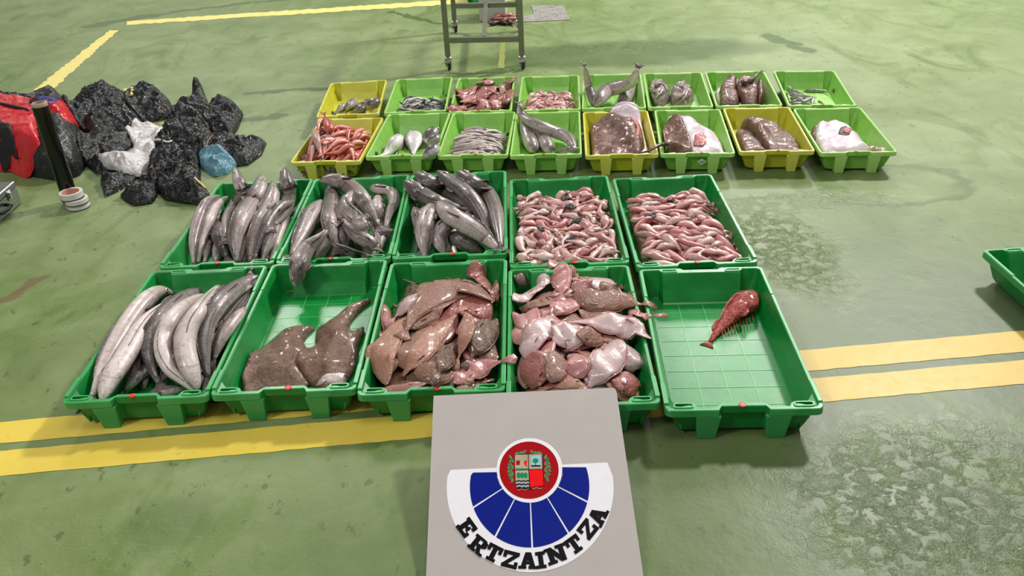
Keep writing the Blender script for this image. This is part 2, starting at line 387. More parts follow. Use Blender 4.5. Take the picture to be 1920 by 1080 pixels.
CL = {'F1': 'dark green crate of large hake at the left end of the front row', 'F2': 'dark green crate holding two brown spotted skates',
      'F3': 'dark green crate heaped with brown flatfish left of the grey board', 'F4': 'dark green crate of pale-bellied flatfish behind the grey police board',
      'F5': 'nearly empty dark green crate with one red scorpionfish', 'B1': 'dark green crate of hake with three heads sticking up over its back rim',
      'B2': 'dark green crate of hake with one head hanging over its front rim', 'B3': 'dark green crate of dark hake lying with big eyes towards its back left corner',
      'B4': 'middle dark green crate filled with small pink gutted fish, behind pale flatfish', 'B5': 'right-hand dark green crate of small pink fish beside the wet floor',
      'V1': 'yellow crate filled with orange-red fish', 'V2': 'lime crate with a few silver bream-like fish and dark tails', 'V3': 'lime crate filled with slim pale grey fish',
      'V4': 'lime crate with grey hake whose tail rises at its back left corner', 'V5': 'yellow crate with brown monkfish and a large pale oval belly',
      'V6': 'lime crate with brown and white monkfish and a white sticker on its front', 'V7': 'yellow crate with a heap of dark brown skate wings',
      'V8': 'lime crate with one pink-white monkfish at the right end of its row', 'U1': 'yellow crate with a handful of small grey fish at the back left',
      'U2': 'lime crate with a heap of small dark striped fish', 'U3': 'lime crate overflowing with reddish brown flatfish near the trolley',
      'U4': 'lime crate with a low heap of small pink fish', 'U5': 'lime crate with hake whose two tails stick up', 'U6': 'lime crate with two mottled grey octopus clumps',
      'U7': 'lime crate with shiny dark brown monkfish in the back row', 'U8': 'mostly empty lime crate with a few thin silver fish in the far right corner',
      'R': 'empty dark green crate standing alone at the right edge'}
CRO = {}
for k, (x, y, a) in CR.items():
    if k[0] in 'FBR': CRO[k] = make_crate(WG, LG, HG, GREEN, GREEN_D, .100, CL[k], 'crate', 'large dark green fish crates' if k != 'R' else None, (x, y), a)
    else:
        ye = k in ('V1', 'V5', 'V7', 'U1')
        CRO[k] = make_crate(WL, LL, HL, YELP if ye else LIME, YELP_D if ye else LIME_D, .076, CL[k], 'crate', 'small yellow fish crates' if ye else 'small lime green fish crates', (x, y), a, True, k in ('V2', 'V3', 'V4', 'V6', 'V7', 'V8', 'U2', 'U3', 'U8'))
def loc2w(k, lx, ly):
    x, y, a = CR[k]; return x+math.cos(a)*lx-math.sin(a)*ly, y+math.sin(a)*lx+math.cos(a)*ly
# sticker on the front of one lime crate
q = MB(); yy = -LL/2-.0006; s_ = .02
q.add([(.0, yy+.018, .062), (.022, yy+.016, .08), (.045, yy+.018, .06), (.022, yy+.022, .042)], [(0, 1, 2, 3)])
q.tube([(.012, yy+.014, .06), (.02, yy+.013, .067), (.026, yy+.014, .062), (.034, yy+.014, .066)], .0013, 5, 1)
o = q.build('sticker', [plain('sticker_paper', (205, 212, 205), .5), plain('sticker_ink', (50, 55, 50), .6)], CRO['V6'])
# ------------------------------------------------------------------ the police board
def on_board(u, v, lift=0.):
    d = FW + RT*(u-960)/FPX - UP*(v-540)/FPX
    n = np.array([0, -math.sin(TH), math.cos(TH)]); p0 = np.array([0, 2.057, .153])+n*lift
    return CAM + d*((p0-CAM) @ n)/(d @ n)
TH = math.radians(13.6)
BO = empty('police_board', on_board(982, 735), 0, 'light grey board with the police emblem, leaning on the crate front', 'sign')
def bpoly(name, pts, mat, lift, parent=None, mb=None, mi=0, build=True):
    m = mb or MB(); m.add([tuple(on_board(u, v, lift)-np.array(BO.location)) for u, v in pts], [tuple(range(len(pts)))], mi)
    return m.build(name, mat, parent or BO) if build else m
GREYB = plain('grey_board_paint', (176, 169, 165), .55, var=.035, scale=9)
WHT = plain('white_vinyl', (228, 224, 230), .4, var=.02); BLU = plain('blue_vinyl', (4, 26, 124), .35, var=.06); BRED = plain('red_vinyl', (158, 4, 14), .35, var=.04)
BLK = plain('black_vinyl', (6, 5, 6), .4); KGRN = plain('leaf_green_vinyl', (70, 140, 92), .4); KTAN = plain('tan_vinyl', (168, 156, 132), .4); KR2 = plain('bright_red_vinyl', (226, 16, 24), .35); KBL = plain('pale_blue_vinyl', (150, 180, 205), .4); KG2 = plain('green_vinyl', (20, 130, 84), .4)
for q_ in (WHT, BLU, BRED, BLK, KGRN, KTAN, KR2, KBL, KG2, GREYB): q_.node_tree.nodes['Principled BSDF'].inputs['Specular IOR Level'].default_value = .12
edge = [(813, 742), (1148, 727), (1153, 728.5), (1156, 734), (1211, 1112), (797, 1122)]
m = MB(); T_ = .012
top = [on_board(u, v, 0)-np.array(BO.location) for u, v in edge]
nn = np.array([0, -math.sin(TH), math.cos(TH)])
m.loops([[tuple(p-nn*T_) for p in top], [tuple(p) for p in top]], True, True); m.build('board_panel', GREYB, BO)
def arcpts(cx, cy, r, a0, a1, n=40, ry=None): return [(cx+r*math.cos(math.radians(a0+(a1-a0)*k/n)), cy+(ry or r)*math.sin(math.radians(a0+(a1-a0)*k/n))) for k in range(n+1)]
# emblem ground: white half disc plus ring
CX, CY = 994, 917
fan = [(840, 882)]+arcpts(CX, CY, 157, 192, -12, 60)+[(1141, 868)]
fan = [(845, 881)]+arcpts(994, 915, 156.5, 188, -8, 60, 158)+[(1139, 867)]
E1 = bpoly('emblem_ground', fan, WHT, .0006)
bpoly('emblem_ring', arcpts(993, 882, 62.5, 0, 360, 48, 60.5)[:-1], WHT, .0012)
bl = MB()
for i in range(6):
    # segments between spokes, measured around the emblem centre
    sp_ = [((881.5, 885), None)]
top_l = (887, 885); 
spokes = [((939, 918), (888, 951)), ((963, 939), (930, 1004)), ((994.5, 942), (998, 1026)), ((1027, 934), (1065, 998)), ((1047, 913), (1102, 941))]
def oarc(a0, a1, n=10): return arcpts(993, 913, 112, a0, a1, n, 113.5)
def ang(p): return math.degrees(math.atan2((p[1]-913)/113.5, (p[0]-993)/112))
def iarc(p, q, n=8):
    a = math.degrees(math.atan2((p[1]-882)/60.5, (p[0]-993)/61)); b_ = math.degrees(math.atan2((q[1]-882)/60.5, (q[0]-993)/61))
    return arcpts(993, 882, 61, a, b_, n, 60.5)
ins = [((934, 885), (883, 886))]+spokes+[((1053, 876), (1103, 876))]
g_ = 1.7
for i in range(6):
    (i0, o0), (i1, o1) = ins[i], ins[i+1]
    a0, a1 = ang(o0) % 360, ang(o1) % 360
    if a1 > 200 and i == 5: a1 -= 360
    if i == 0: a0 = ang((881, 890)) % 360
    da = 0.9
    s0 = da if i > 0 else 0; s1 = da if i < 5 else 0
    inn_ = iarc(i0, i1)
    O = oarc(a0-s0, a1+s1)
    def shift(p, q, d):  # move p perpendicular to spoke
        return p
    a = inn_[0]; b2 = inn_[-1]
    cxm = sum(p[0] for p in O)/len(O)
    k0 = (1.6*(1 if i > 0 else 0)); k1 = 1.6*(1 if i < 5 else 0)
    inn2 = inn_[1:-1]; n0 = (inn_[0][0]*.75+inn_[1][0]*.25, inn_[0][1]*.75+inn_[1][1]*.25); n1 = (inn_[-1][0]*.75+inn_[-2][0]*.25, inn_[-1][1]*.75+inn_[-2][1]*.25)
    poly = [n0]+inn2+[n1]+O[::-1]
    if i == 0: poly = [inn_[0]]+inn2+[n1]+O[::-1]+[(887, 886)]
    if i == 5: poly = [n0]+inn2+[inn_[-1]]+[(1099, 876)]+O[::-1]
    bpoly('', poly, None, .0012, mb=bl, build=False)
bl.build('blue_fan', BLU, BO)
em = MB(); emats = [BRED, KTAN, KR2, KGRN, KG2, BLK, KBL]
E2 = bpoly('', arcpts(992, 881.5, 55.5, 0, 360, 48, 53.7)[:-1], None, .0018, mb=em, build=False)
def ep(pts, mi, lift=.0022): bpoly('', [(900+x/8.305, 815+y/8.305) for x, y in pts], None, lift, mb=em, mi=mi, build=False)
def rect(x0, y0, x1, y1, mi, lift=.0022): ep([(x0, y0), (x1, y0), (x1, y1), (x0, y1)], mi, lift)
ep([(532, 305), (975, 292), (1000, 790), (900, 825), (775, 855), (650, 840), (548, 790)], 5, .0021)
ep([(542, 315), (746, 308), (750, 538), (546, 546)], 1); ep([(758, 307), (964, 302), (972, 530), (764, 537)], 1)
ep([(548, 558), (754, 552), (766, 842), (660, 828), (556, 786)], 1); ep([(768, 548), (976, 540), (990, 786), (780, 812)], 2)
ep([(775, 812), (990, 786), (900, 830), (800, 835)], 0, .0026)
rect(552, 520, 748, 540, 3, .0025)
ep([(560, 395), (580, 410), (592, 390), (604, 410), (625, 395), (620, 470), (565, 475)], 0, .0025)
ep([(680, 430), (715, 395), (735, 420), (722, 450), (740, 490), (720, 495), (710, 465), (700, 495), (690, 450)], 2, .0025)
ep([(795, 335), (945, 330), (950, 485), (800, 490)], 6, .0025)
ep([(865+46*math.cos(k*PI/8), 405+38*math.sin(k*PI/8)) for k in range(16)], 4, .0028); rect(858, 440, 872, 480, 4, .0028); rect(800, 474, 942, 494, 5, .0028)
for q_ in (600, 655, 710): ep([(q_+32*math.cos(k*PI/6), 632+46*math.sin(k*PI/6)) for k in range(12)], 4, .0025+.0001*(q_ % 3))
for r_, (mi, y) in enumerate([(5, 712), (6, 740), (5, 764), (6, 792), (5, 818)]):
    x0, x1 = 556+max(0, r_-2)*10, 764
    up = [(x0+(x1-x0)*k/12, y+8*math.sin(k*1.6)) for k in range(13)]; dn = [(a_, b_+18) for a_, b_ in up[::-1]]
    ep(up+dn, mi, .0026+.0001*r_)
for (x, y, a, l) in [(585, 290, -.2, 50), (640, 280, -.3, 50), (690, 268, -.9, 40), (810, 268, .8, 40), (860, 280, .2, 50), (925, 283, .2, 50)] + \
        [(490+s2*14*((k % 2)*2-1), 350+k*52, 0.9+.15*k, 42) for k in range(8) for s2 in (1,)] + [(1035+14*((k % 2)*2-1), 345+k*50, -1.1-.12*k, 42) for k in range(8)] + \
        [(445+(k-2.5)**2*6, 400+k*55, 2.2, 34) for k in range(6)] + [(1085-(k-2.5)**2*6, 390+k*55, .9, 34) for k in range(6)]:
    ca, sa = math.cos(a), math.sin(a)
    ep([(x+ca*px_-sa*py_, y+sa*px_+ca*py_) for px_, py_ in [(-l, 0), (-l*.4, -17), (l*.4, -15), (l, 0), (l*.4, 15), (-l*.4, 17)]], 3, .0024)
for s0 in (580, 810): ep([(s0+k*20, 850-(s0 > 700)*20+8*math.sin(k*1.3)) for k in range(9)]+[(s0+k*20, 858-(s0 > 700)*20+8*math.sin(k*1.3)) for k in range(8, -1, -1)], 1, .0028)
em.build('crest', emats, BO)
# slab lettering along the arc
def R_(x0, y0, x1, y1): return [(x0, y0), (x1, y0), (x1, y1), (x0, y1)]
GL = {'E': [R_(0, 0, .5, .2), R_(.12, 0, .4, 1), R_(0, .8, 1, 1), R_(0, 0, 1, .2), R_(.3, .42, .72, .6), R_(.8, 0, 1, .36), R_(.8, .66, 1, 1), R_(.6, .34, .72, .68)],
      'R': [R_(0, 0, .52, .18), R_(.1, 0, .38, 1), R_(0, .82, .7, 1), R_(.3, .42, .7, .58), [(.66, .42), (.95, .55), (.95, .87), (.66, 1)], R_(.62, .44, .8, .98), [(.4, .46), (.66, .46), (.92, .0), (.62, .0)], R_(.6, 0, 1.02, .17)],
      'T': [R_(0, .8, 1, 1), R_(.36, 0, .64, 1), R_(.2, 0, .8, .18), R_(0, .58, .18, 1), R_(.82, .58, 1, 1)],
      'Z': [R_(0, .8, 1, 1), R_(0, 0, 1, .2), [(.0, .18), (.34, .18), (1, .82), (.66, .82)], R_(0, .6, .18, 1), R_(.82, 0, 1, .4)],
      'A': [[(.36, 1), (.68, 1), (.36, .1), (.08, .1)], [(.36, 1), (.68, 1), (.96, .1), (.66, .1)], R_(.25, .28, .75, .44), R_(-.04, 0, .42, .18), R_(.56, 0, 1.06, .18)],
      'I': [R_(.3, 0, .7, 1), R_(.08, 0, .92, .18), R_(.08, .82, .92, 1)],
      'N': [R_(.1, 0, .32, 1), R_(.7, 0, .92, 1), [(.04, 1), (.36, 1), (.92, .0), (.62, .0)], R_(-.04, 0, .42, .17), R_(.56, .83, 1.06, 1), R_(-.04, .84, .3, 1)]}
LT = [('E', 875, 989), ('R', 897.5, 1022), ('T', 925, 1037), ('Z', 957, 1049), ('A', 989.5, 1051), ('I', 1014, 1050), ('N', 1043, 1039), ('T', 1077, 1021), ('Z', 1102, 992), ('A', 1121, 968)]
WD = {'E': 25, 'R': 30, 'T': 26, 'Z': 27, 'A': 30, 'I': 19, 'N': 34}
letters = MB()
for ci, (ch, cx, cy) in enumerate(LT):
    a = math.atan2(cy-905, cx-993); rx, ry = math.cos(a), math.sin(a)   # outward
    w_, hh = WD[ch]*1.06, 31
    # reading direction: left to right along the arc bottom; up = towards centre
    ux, uy = -rx, -ry; tx, ty = -uy, ux
    for k, pol in enumerate(GL[ch]):
        gx = sum(p[0] for p in pol)/len(pol); gy = sum(p[1] for p in pol)/len(pol); pol = [(x+math.copysign(.008 if ch in 'RA' else .03, x-gx), y+math.copysign(.004 if ch in 'RA' else .015, y-gy)) for x, y in pol]
        pts = [(cx+tx*(x-.5)*w_+ux*(y-.5)*hh, cy+ty*(x-.5)*w_+uy*(y-.5)*hh) for x, y in pol]
        bpoly('', pts, None, .0018+.00004*k, mb=letters, build=False)
letters.build('lettering', BLK, BO)
# ------------------------------------------------------------------ skins
def skin(name, back, side, belly, mott=.5, mscale=40, rough=.28, line=True, spark=.35, dark=(50, 42, 42), coat=.25):
    t = NT(name); P = t.coord(); c = t.attr('c'); s = t.attr('s')
    f = t.noise(mscale, 5, .65, vec=P, dist=.4); g = t.noise(mscale*4, 3, .7, vec=P)
    cc = t.math('ADD', c, t.math('MULTIPLY', t.math('SUBTRACT', f, .5), .9))
    col = t.ramp(t.math('MULTIPLY_ADD', cc, .5, .5), [(.12, belly), (.38, side), (.68, side), (.97, back)])
    col = t.mix(t.math('MULTIPLY', t.step(f, .5, .72), mott), col, back)
    col = t.mix(t.math('MULTIPLY', t.step(g, .55, .7), mott*.5), col, dark)
    g2 = t.noise(mscale*7, 2, .6, vec=P)
    col = t.mix(t.math('MULTIPLY', t.step(g2, .52, .66), mott*.55), col, back)
    col = t.mix(t.math('MULTIPLY', t.step(g2, .46, .36), mott*.6), col, belly)
    if line:
        def band(x, x0, w): return t.math('SUBTRACT', 1., t.step(t.math('ABSOLUTE', t.math('SUBTRACT', x, x0)), w*.4, w))
        l = t.math('MULTIPLY', band(c, .3, .07), t.step(s, .2, .26))
        col = t.mix(t.math('MULTIPLY', l, .6), col, dark)
        gl = band(t.math('SUBTRACT', s, t.math('MULTIPLY', t.math('MULTIPLY', c, c), -.035)), .205, .01)
        mo = t.math('MULTIPLY', band(c, -.22, .14), t.math('SUBTRACT', 1., t.step(s, .06, .085)))
        mk = t.math('MAXIMUM', t.math('MULTIPLY', gl, .3), mo); col = t.mix(t.math('MULTIPLY', mk, .85), col, dark)
    b1 = t.bump(g, spark, .0025); b2 = t.bump(f, .35, .006, b1)
    t.set(Base_Color=col, Roughness=t.math('ADD', rough-.08, t.math('MULTIPLY', f, .2)), Normal=b2, Coat_Weight=coat, Coat_Roughness=.12, Specular_IOR_Level=.55)
    return t.m
def leather(name, c1, c2, c3, scale=26, spark=.8, edge=None):
    t = NT(name); P = t.coord(); f = t.noise(scale, 6, .65, vec=P, dist=.5); g = t.noise(scale*5, 3, .7, vec=P); v = t.voro(scale*3.3, vec=P)
    col = t.ramp(f, [(.3, c1), (.5, c2), (.72, c3)])
    col = t.mix(t.math('MULTIPLY', t.step(g, .6, .75), .35), col, tuple(min(255, x+60) for x in c3))
    e = t.attr('e')
    if edge: col = t.mix(t.math('MULTIPLY', t.math('SUBTRACT', 1., t.step(e, .0, .3)), .7), col, edge)
    b1 = t.bump(g, spark, .004); b2 = t.bump(v, .25, .006, b1); b3 = t.bump(f, .4, .012, b2)
    t.set(Base_Color=col, Roughness=t.math('ADD', .16, t.math('MULTIPLY', f, .22)), Normal=b3, Coat_Weight=.35, Coat_Roughness=.12)
    return t.m
HK = skin('hake_skin', (98, 85, 82), (184, 166, 163), (226, 210, 207), .5, 44)
HKD = skin('dark_hake_skin', (76, 67, 65), (142, 128, 125), (208, 192, 189), .5, 34)
HKP = skin('pale_hake_skin', (112, 98, 96), (186, 168, 165), (222, 206, 202), .42, 34)
HKB = skin('brown_hake_skin', (70, 54, 52), (110, 92, 90), (160, 140, 138), .6, 34, spark=.7)
FIN = leather('fin_membrane', (70, 56, 56), (104, 88, 88), (134, 116, 116), 60, .4)
FINR = leather('reddish_fin_membrane', (92, 44, 50), (124, 76, 80), (150, 112, 112), 60, .4)
IRIS = plain('eye_iris', (196, 186, 166), .25); PUP = plain('eye_pupil', (8, 8, 10), .1); IRD = plain('eye_rim', (60, 52, 50), .3)
PINKA = skin('pink_fish_skin', (160, 100, 98), (204, 152, 148), (224, 184, 180), .5, 60, line=False, dark=(90, 40, 44))
PINKB = skin('rosy_fish_skin', (168, 88, 90), (206, 138, 136), (226, 184, 180), .5, 60, line=False, dark=(120, 50, 56))
PINKC = skin('pale_pink_fish_skin', (164, 122, 114), (208, 172, 164), (228, 202, 196), .45, 60, line=False, dark=(90, 60, 58))
FB = leather('brown_flatfish_skin', (76, 46, 34), (120, 82, 64), (158, 116, 94), 30, .95, (150, 106, 90))
FB2 = leather('tan_flatfish_skin', (122, 84, 66), (158, 116, 92), (186, 142, 118), 26, .8, (168, 118, 100))
FR = leather('red_brown_flatfish_skin', (92, 44, 38), (130, 70, 60), (156, 98, 86), 26, .8, (160, 90, 86))
FW_ = leather('white_belly_skin', (182, 160, 160), (206, 187, 187), (224, 208, 207), 14, .28, (192, 160, 158))
FP = leather('pink_belly_skin', (166, 128, 122), (188, 152, 146), (208, 180, 174), 14, .35, (180, 110, 110))
FD = leather('dark_flatfish_skin', (60, 38, 30), (98, 66, 50), (130, 92, 72), 30, .9)
SKATE = leather('skate_skin', (72, 46, 36), (112, 78, 60), (140, 104, 84), 34, .95, (90, 60, 46))
MONK = leather('monkfish_skin', (62, 32, 24), (104, 60, 46), (136, 88, 68), 30, .8, (60, 34, 28))
MONKB = leather('monkfish_belly', (196, 176, 186), (214, 196, 206), (228, 214, 222), 10, .22, (210, 168, 172))
RAW = leather('raw_red_flesh', (150, 60, 60), (190, 104, 100), (214, 150, 144), 40, .8)
REDF = skin('orange_red_fish_skin', (168, 62, 50), (206, 104, 88), (228, 160, 148), .4, 50, line=False, dark=(120, 30, 26))
SARD = skin('dark_sardine_skin', (34, 38, 38), (92, 94, 92), (206, 204, 198), .3, 60, line=False, spark=.3, dark=(20, 24, 24))
GREYF = skin('grey_fish_skin', (78, 70, 66), (158, 148, 146), (214, 206, 204), .3, 30, line=True)
SILV = skin('silver_fish_skin', (70, 68, 70), (196, 190, 190), (232, 226, 226), .18, 24, line=False)
SLIM = skin('slim_pale_fish_skin', (120, 104, 100), (176, 162, 156), (206, 194, 190), .45, 50, line=False)
OCT = leather('octopus_skin', (96, 78, 74), (148, 128, 124), (196, 178, 176), 44, .9)
SCORP = leather('scorpionfish_skin', (122, 22, 14), (168, 42, 28), (206, 110, 86), 60, 1.)
# ------------------------------------------------------------------ fish
PROF = {
 'hake': [(0, .2), (.02, .38), (.06, .58), (.12, .78), (.2, .94), (.3, 1), (.5, .99), (.65, .88), (.78, .7), (.88, .5), (.95, .36), (1, .3)],
 'fat': [(0, .12), (.05, .42), (.12, .74), (.25, 1), (.4, 1), (.6, .76), (.8, .4), (.93, .2), (1, .18)],
 'flat': [(0, .16), (.05, .46), (.15, .8), (.3, .98), (.45, 1), (.6, .9), (.75, .66), (.88, .34), (.95, .17), (1, .15)],
 'tad': [(0, .5), (.06, .8), (.15, 1), (.3, .92), (.5, .66), (.7, .42), (.88, .24), (1, .15)],
 'slim': [(0, .2), (.08, .7), (.2, .95), (.4, 1), (.6, .85), (.8, .5), (1, .15)],
 'disc': [(0, .2), (.08, .6), (.2, .86), (.4, 1), (.6, .98), (.8, .8), (.93, .5), (1, .2)],
 'tube': [(0, .8), (.3, 1), (.7, .9), (1, .6)],
 'tail': [(0, 1), (.3, .85), (.6, .6), (.85, .35), (1, .2)]}
def interp(prof, s):
    a = np.array(prof); return np.interp(s, a[:, 0], a[:, 1])
def catmull(P, N):
    P = np.array(P, float)
    if len(P) == 2: P = np.array([P[0], (P[0]+P[1])/2, P[1]])
    Q = np.vstack([2*P[0]-P[1], P, 2*P[-1]-P[-2]]); out = []
    n = len(P)-1
    for k in range(400):
        u = k/399*n; i = min(int(u), n-1); t = u-i; a, b, c, d = Q[i:i+4]
        out.append(.5*((2*b)+(-a+c)*t+(2*a-5*b+4*c-d)*t*t+(-a+3*b-3*c+d)*t**3))
    out = np.array(out); L = np.r_[0, np.cumsum(np.linalg.norm(np.diff(out, axis=0), axis=1))]
    s = np.linspace(0, L[-1], N); return np.stack([np.interp(s, L, out[:, k]) for k in range(out.shape[1])], 1)
def smooth1(z, n=2):
    for _ in range(n):
        q = np.r_[z[0], z, z[-1]]; z = (q[:-2]+2*q[1:-1]+q[2:])/4
    return z
def drape(xy, a, b, sink=.25, it=5, lift=None):
    N = len(xy); d = np.gradient(xy, axis=0); d /= np.linalg.norm(d, axis=1)[:, None]+1e-9; n = np.stack([d[:, 1], -d[:, 0]], 1)
    wide = np.mean(a) > 1.6*np.mean(b); sup = np.full(N, -1.); left = np.zeros(N); right = np.zeros(N)
    for o in (-.75, -.4, 0, .4, .75):
        h = hget(xy[:, 0]+n[:, 0]*a*o, xy[:, 1]+n[:, 1]*a*o)
        if o < 0: left += h/2
        if o > 0: right += h/2
        sup = np.maximum(sup, h-(b*(1-math.sqrt(1-o*o))) - (.35*a*abs(o) if wide else 0))
    zb = smooth1(sup, 2)
    for _ in range(it): zb = smooth1(zb, 2); zb = np.maximum(zb, sup-sink*b)
    ds = np.linalg.norm(np.diff(xy, axis=0), axis=1)*.55
    for i in range(1, N): zb[i] = max(zb[i], zb[i-1]-ds[i-1])
    for i in range(N-2, -1, -1): zb[i] = max(zb[i], zb[i+1]-ds[i])
    zb = smooth1(zb, 2)
    z = zb+b
    if lift: s = np.linspace(0, 1, N); z = np.maximum(z, np.interp(s, *zip(*lift), left=0, right=0)); z = smooth1(z, 2)
    tilt = np.clip(smooth1((right-left)/(1.2*a), 3), -.5, .5) if wide else np.zeros(N)
    return z, tilt, n
def fish(xyz, a, b, tilt, mat, name, M=12, phib=90., root=None, tail=None, fins=(), eye=0., M2=None, finmat=None, lump=0., seed=0, flatbelly=False):
    """loft a body along xyz (head first); returns (body, frames)"""
    N = len(xyz); t = np.gradient(xyz, axis=0); t /= np.linalg.norm(t, axis=1)[:, None]+1e-9
    Z = np.array([0, 0, 1.]); up = Z-t*(t @ Z)[:, None]; up /= np.linalg.norm(up, axis=1)[:, None]+1e-9
    n = np.cross(t, up)
    ct, st = np.cos(tilt), np.sin(tilt); n2 = n*ct[:, None]+up*st[:, None]; up2 = -n*st[:, None]+up*ct[:, None]
    ph = np.arange(M)*2*PI/M
    cs, sn = np.cos(ph), np.sin(ph)
    V = []; S = []; Cc = []
    for i in range(N):
        ring = xyz[i]+np.outer(cs*a[i], n2[i])+np.outer(sn*b[i], up2[i])
        if lump:
            for k in range(M):
                q = noise.noise(Vector(ring[k]*32)+Vector((seed, 0, 0)))*lump*b[i]*1.5; ring[k] += (n2[i]*cs[k]+up2[i]*sn[k])*q
        V += [tuple(p) for p in ring]; S += [i/(N-1)]*M; Cc += list(np.cos(ph-math.radians(phib)))
    p0 = xyz[0]-t[0]*a[0]*.5; p1 = xyz[-1]+t[-1]*a[-1]*.3
    F = []
    for i in range(N-1):
        for j in range(M): k = (j+1) % M; F.append((i*M+j, i*M+k, (i+1)*M+k, (i+1)*M+j))
    V += [tuple(p0), tuple(p1)]; S += [0, 1]; Cc += [0, 0]; c0, c1 = len(V)-2, len(V)-1
    F += [(c0, (j+1) % M, j) for j in range(M)] + [(c1, (N-1)*M+j, (N-1)*M+(j+1) % M) for j in range(M)]
    org = xyz[N//2].copy(); org[2] = float(np.min(xyz[:, 2]-b))
    def mk(nm, V, F, m, S=None, C=None, parent=None, sm=True, mi=None):
        me = bpy.data.meshes.new(nm); me.from_pydata([tuple(np.array(v)-org) for v in V], [], F)
        for q in (m if isinstance(m, (list, tuple)) else [m]): me.materials.append(q)
        if S is not None:
            at = me.attributes.new('s', 'FLOAT', 'POINT'); at.data.foreach_set('value', [float(x) for x in S])
            at = me.attributes.new('c', 'FLOAT', 'POINT'); at.data.foreach_set('value', [float(x) for x in C])
        if mi: me.polygons.foreach_set('material_index', mi)
        if sm: me.shade_smooth()
        o = bpy.data.objects.new(nm, me); COL.objects.link(o)
        if parent is not None: o.parent = parent
        return o
    body = mk('body' if root is not None else name, V, F, mat, S, Cc, root)
    if root is None: body.location = org; par = body
    else: root.location = org; par = root
    fm = finmat or FIN
    def fr(s):
        x = s*(N-1); i = min(int(x), N-2); u = x-i
        L = lambda A: A[i]*(1-u)+A[i+1]*u
        return L(xyz), L(n2), L(up2), L(t), L(a), L(b)
    if tail:
        ln, wd, fork = tail; P, nn, uu, tt, aa, bb = fr(1.); W = wd*max(a)
        K = 7; vs = []; fs = []
        for r_ in range(3):
            q = r_/2
            for k in range(K):
                y = (k/(K-1)*2-1); w = aa*.8*(1-q)+W*q; l = ln*q*(1-fork*(1-abs(y))*q)
                pt = P+nn*y*w+tt*l-np.array([0, 0, .12*ln*q*q]) + uu*.0015*math.sin(k*2.4)*q
                h = float(hget(pt[0], pt[1])) + .002
                if pt[2] < h and h-pt[2] < .03: pt[2] = h
                vs.append(pt)
        for r_ in range(2):
            for k in range(K-1): fs.append((r_*K+k, r_*K+k+1, (r_+1)*K+k+1, (r_+1)*K+k))
        o = mk('tail_fin', vs, fs, fm, parent=par); md = o.modifiers.new('s', 'SOLIDIFY'); md.thickness = .0022; md.offset = 0
    for (nm, s0, s1, phi, hh) in fins:
        K = 12; vs = []; fs = []; pr = math.radians(phi+phib-90)
        if math.sin(pr) < -.45: continue
        for k in range(K):
            s = s0+(s1-s0)*k/(K-1); P, nn, uu, tt, aa, bb = fr(s)
            d = nn*math.cos(pr)*aa+uu*math.sin(pr)*bb; base = P+d*.96; dd = nn*math.cos(pr)+uu*math.sin(pr)*.5
            prof = math.sin(PI*min(1, .12+.88*k/(K-1)))**.5 if k < K-1 else .15
            vs += [base, base+(dd*.8+tt*.7)*hh*max(a)*prof*(1+.12*(k % 2))]
        fs = [(2*k, 2*k+1, 2*k+3, 2*k+2) for k in range(K-1)]
        o = mk(nm, vs, fs, FIN if fm is FINR else fm, parent=par); md = o.modifiers.new('s', 'SOLIDIFY'); md.thickness = .0016; md.offset = 0
    if eye:
        for sg in (1, -1):
            pr = math.radians(phib+sg*62)
            if math.sin(pr) < .12: continue
            P, nn, uu, tt, aa, bb = fr(.095); cN = nn*math.cos(pr)*aa+uu*math.sin(pr)*bb; ctr = P+cN*.93
            ax = nn*math.cos(pr)/aa+uu*math.sin(pr)/bb; ax = ax/np.linalg.norm(ax)
            e1 = np.cross(ax, tt); e1 /= np.linalg.norm(e1); e2 = np.cross(ax, e1); R = eye*max(a)
            vs = []; fs = []; mi = []; rings = [(1.15, 0), (1.1, .28), (.92, .42), (.5, .55), (.48, .57), (.2, .64)]
            for r_, h_ in rings: vs += [ctr+(e1*math.cos(k*PI/6)+e2*math.sin(k*PI/6))*R*r_+ax*R*h_*.8 for k in range(12)]
            for q in range(len(rings)-1):
                for k in range(12): fs.append((q*12+k, q*12+(k+1) % 12, q*12+12+(k+1) % 12, q*12+12+k)); mi.append([2, 2, 0, 1, 1][q])
            fs.append(tuple((len(rings)-1)*12+k for k in range(12))); mi.append(1)
            mk('eye', vs, fs, [IRIS, PUP, IRD], parent=par, mi=mi)
    # raise the height field
    st_ = max(1, int(np.linalg.norm(xyz[-1]-xyz[0])/N/.004)+1)
    si = np.linspace(0, N-1, N*st_)
    Pi = np.stack([np.interp(si, range(N), xyz[:, k]) for k in range(3)], 1); ai = np.interp(si, range(N), a); bi = np.interp(si, range(N), b)
    ni = np.stack([np.interp(si, range(N), n2[:, k]) for k in range(3)], 1)
    for o in np.linspace(-.96, .96, max(5, int(2*max(a)/.004))):
        hput(Pi[:, 0]+ni[:, 0]*ai*o, Pi[:, 1]+ni[:, 1]*ai*o, Pi[:, 2]+ni[:, 2]*ai*o+bi*math.sqrt(1-o*o))
    return par
HFIN = (('dorsal_fin', .24, .36, 90, .55), ('dorsal_fin', .40, .9, 90, .30), ('anal_fin', .45, .9, 270, .28), ('pectoral_fin', .23, .33, 30, .6), ('pectoral_fin', .23, .33, 150, .6))
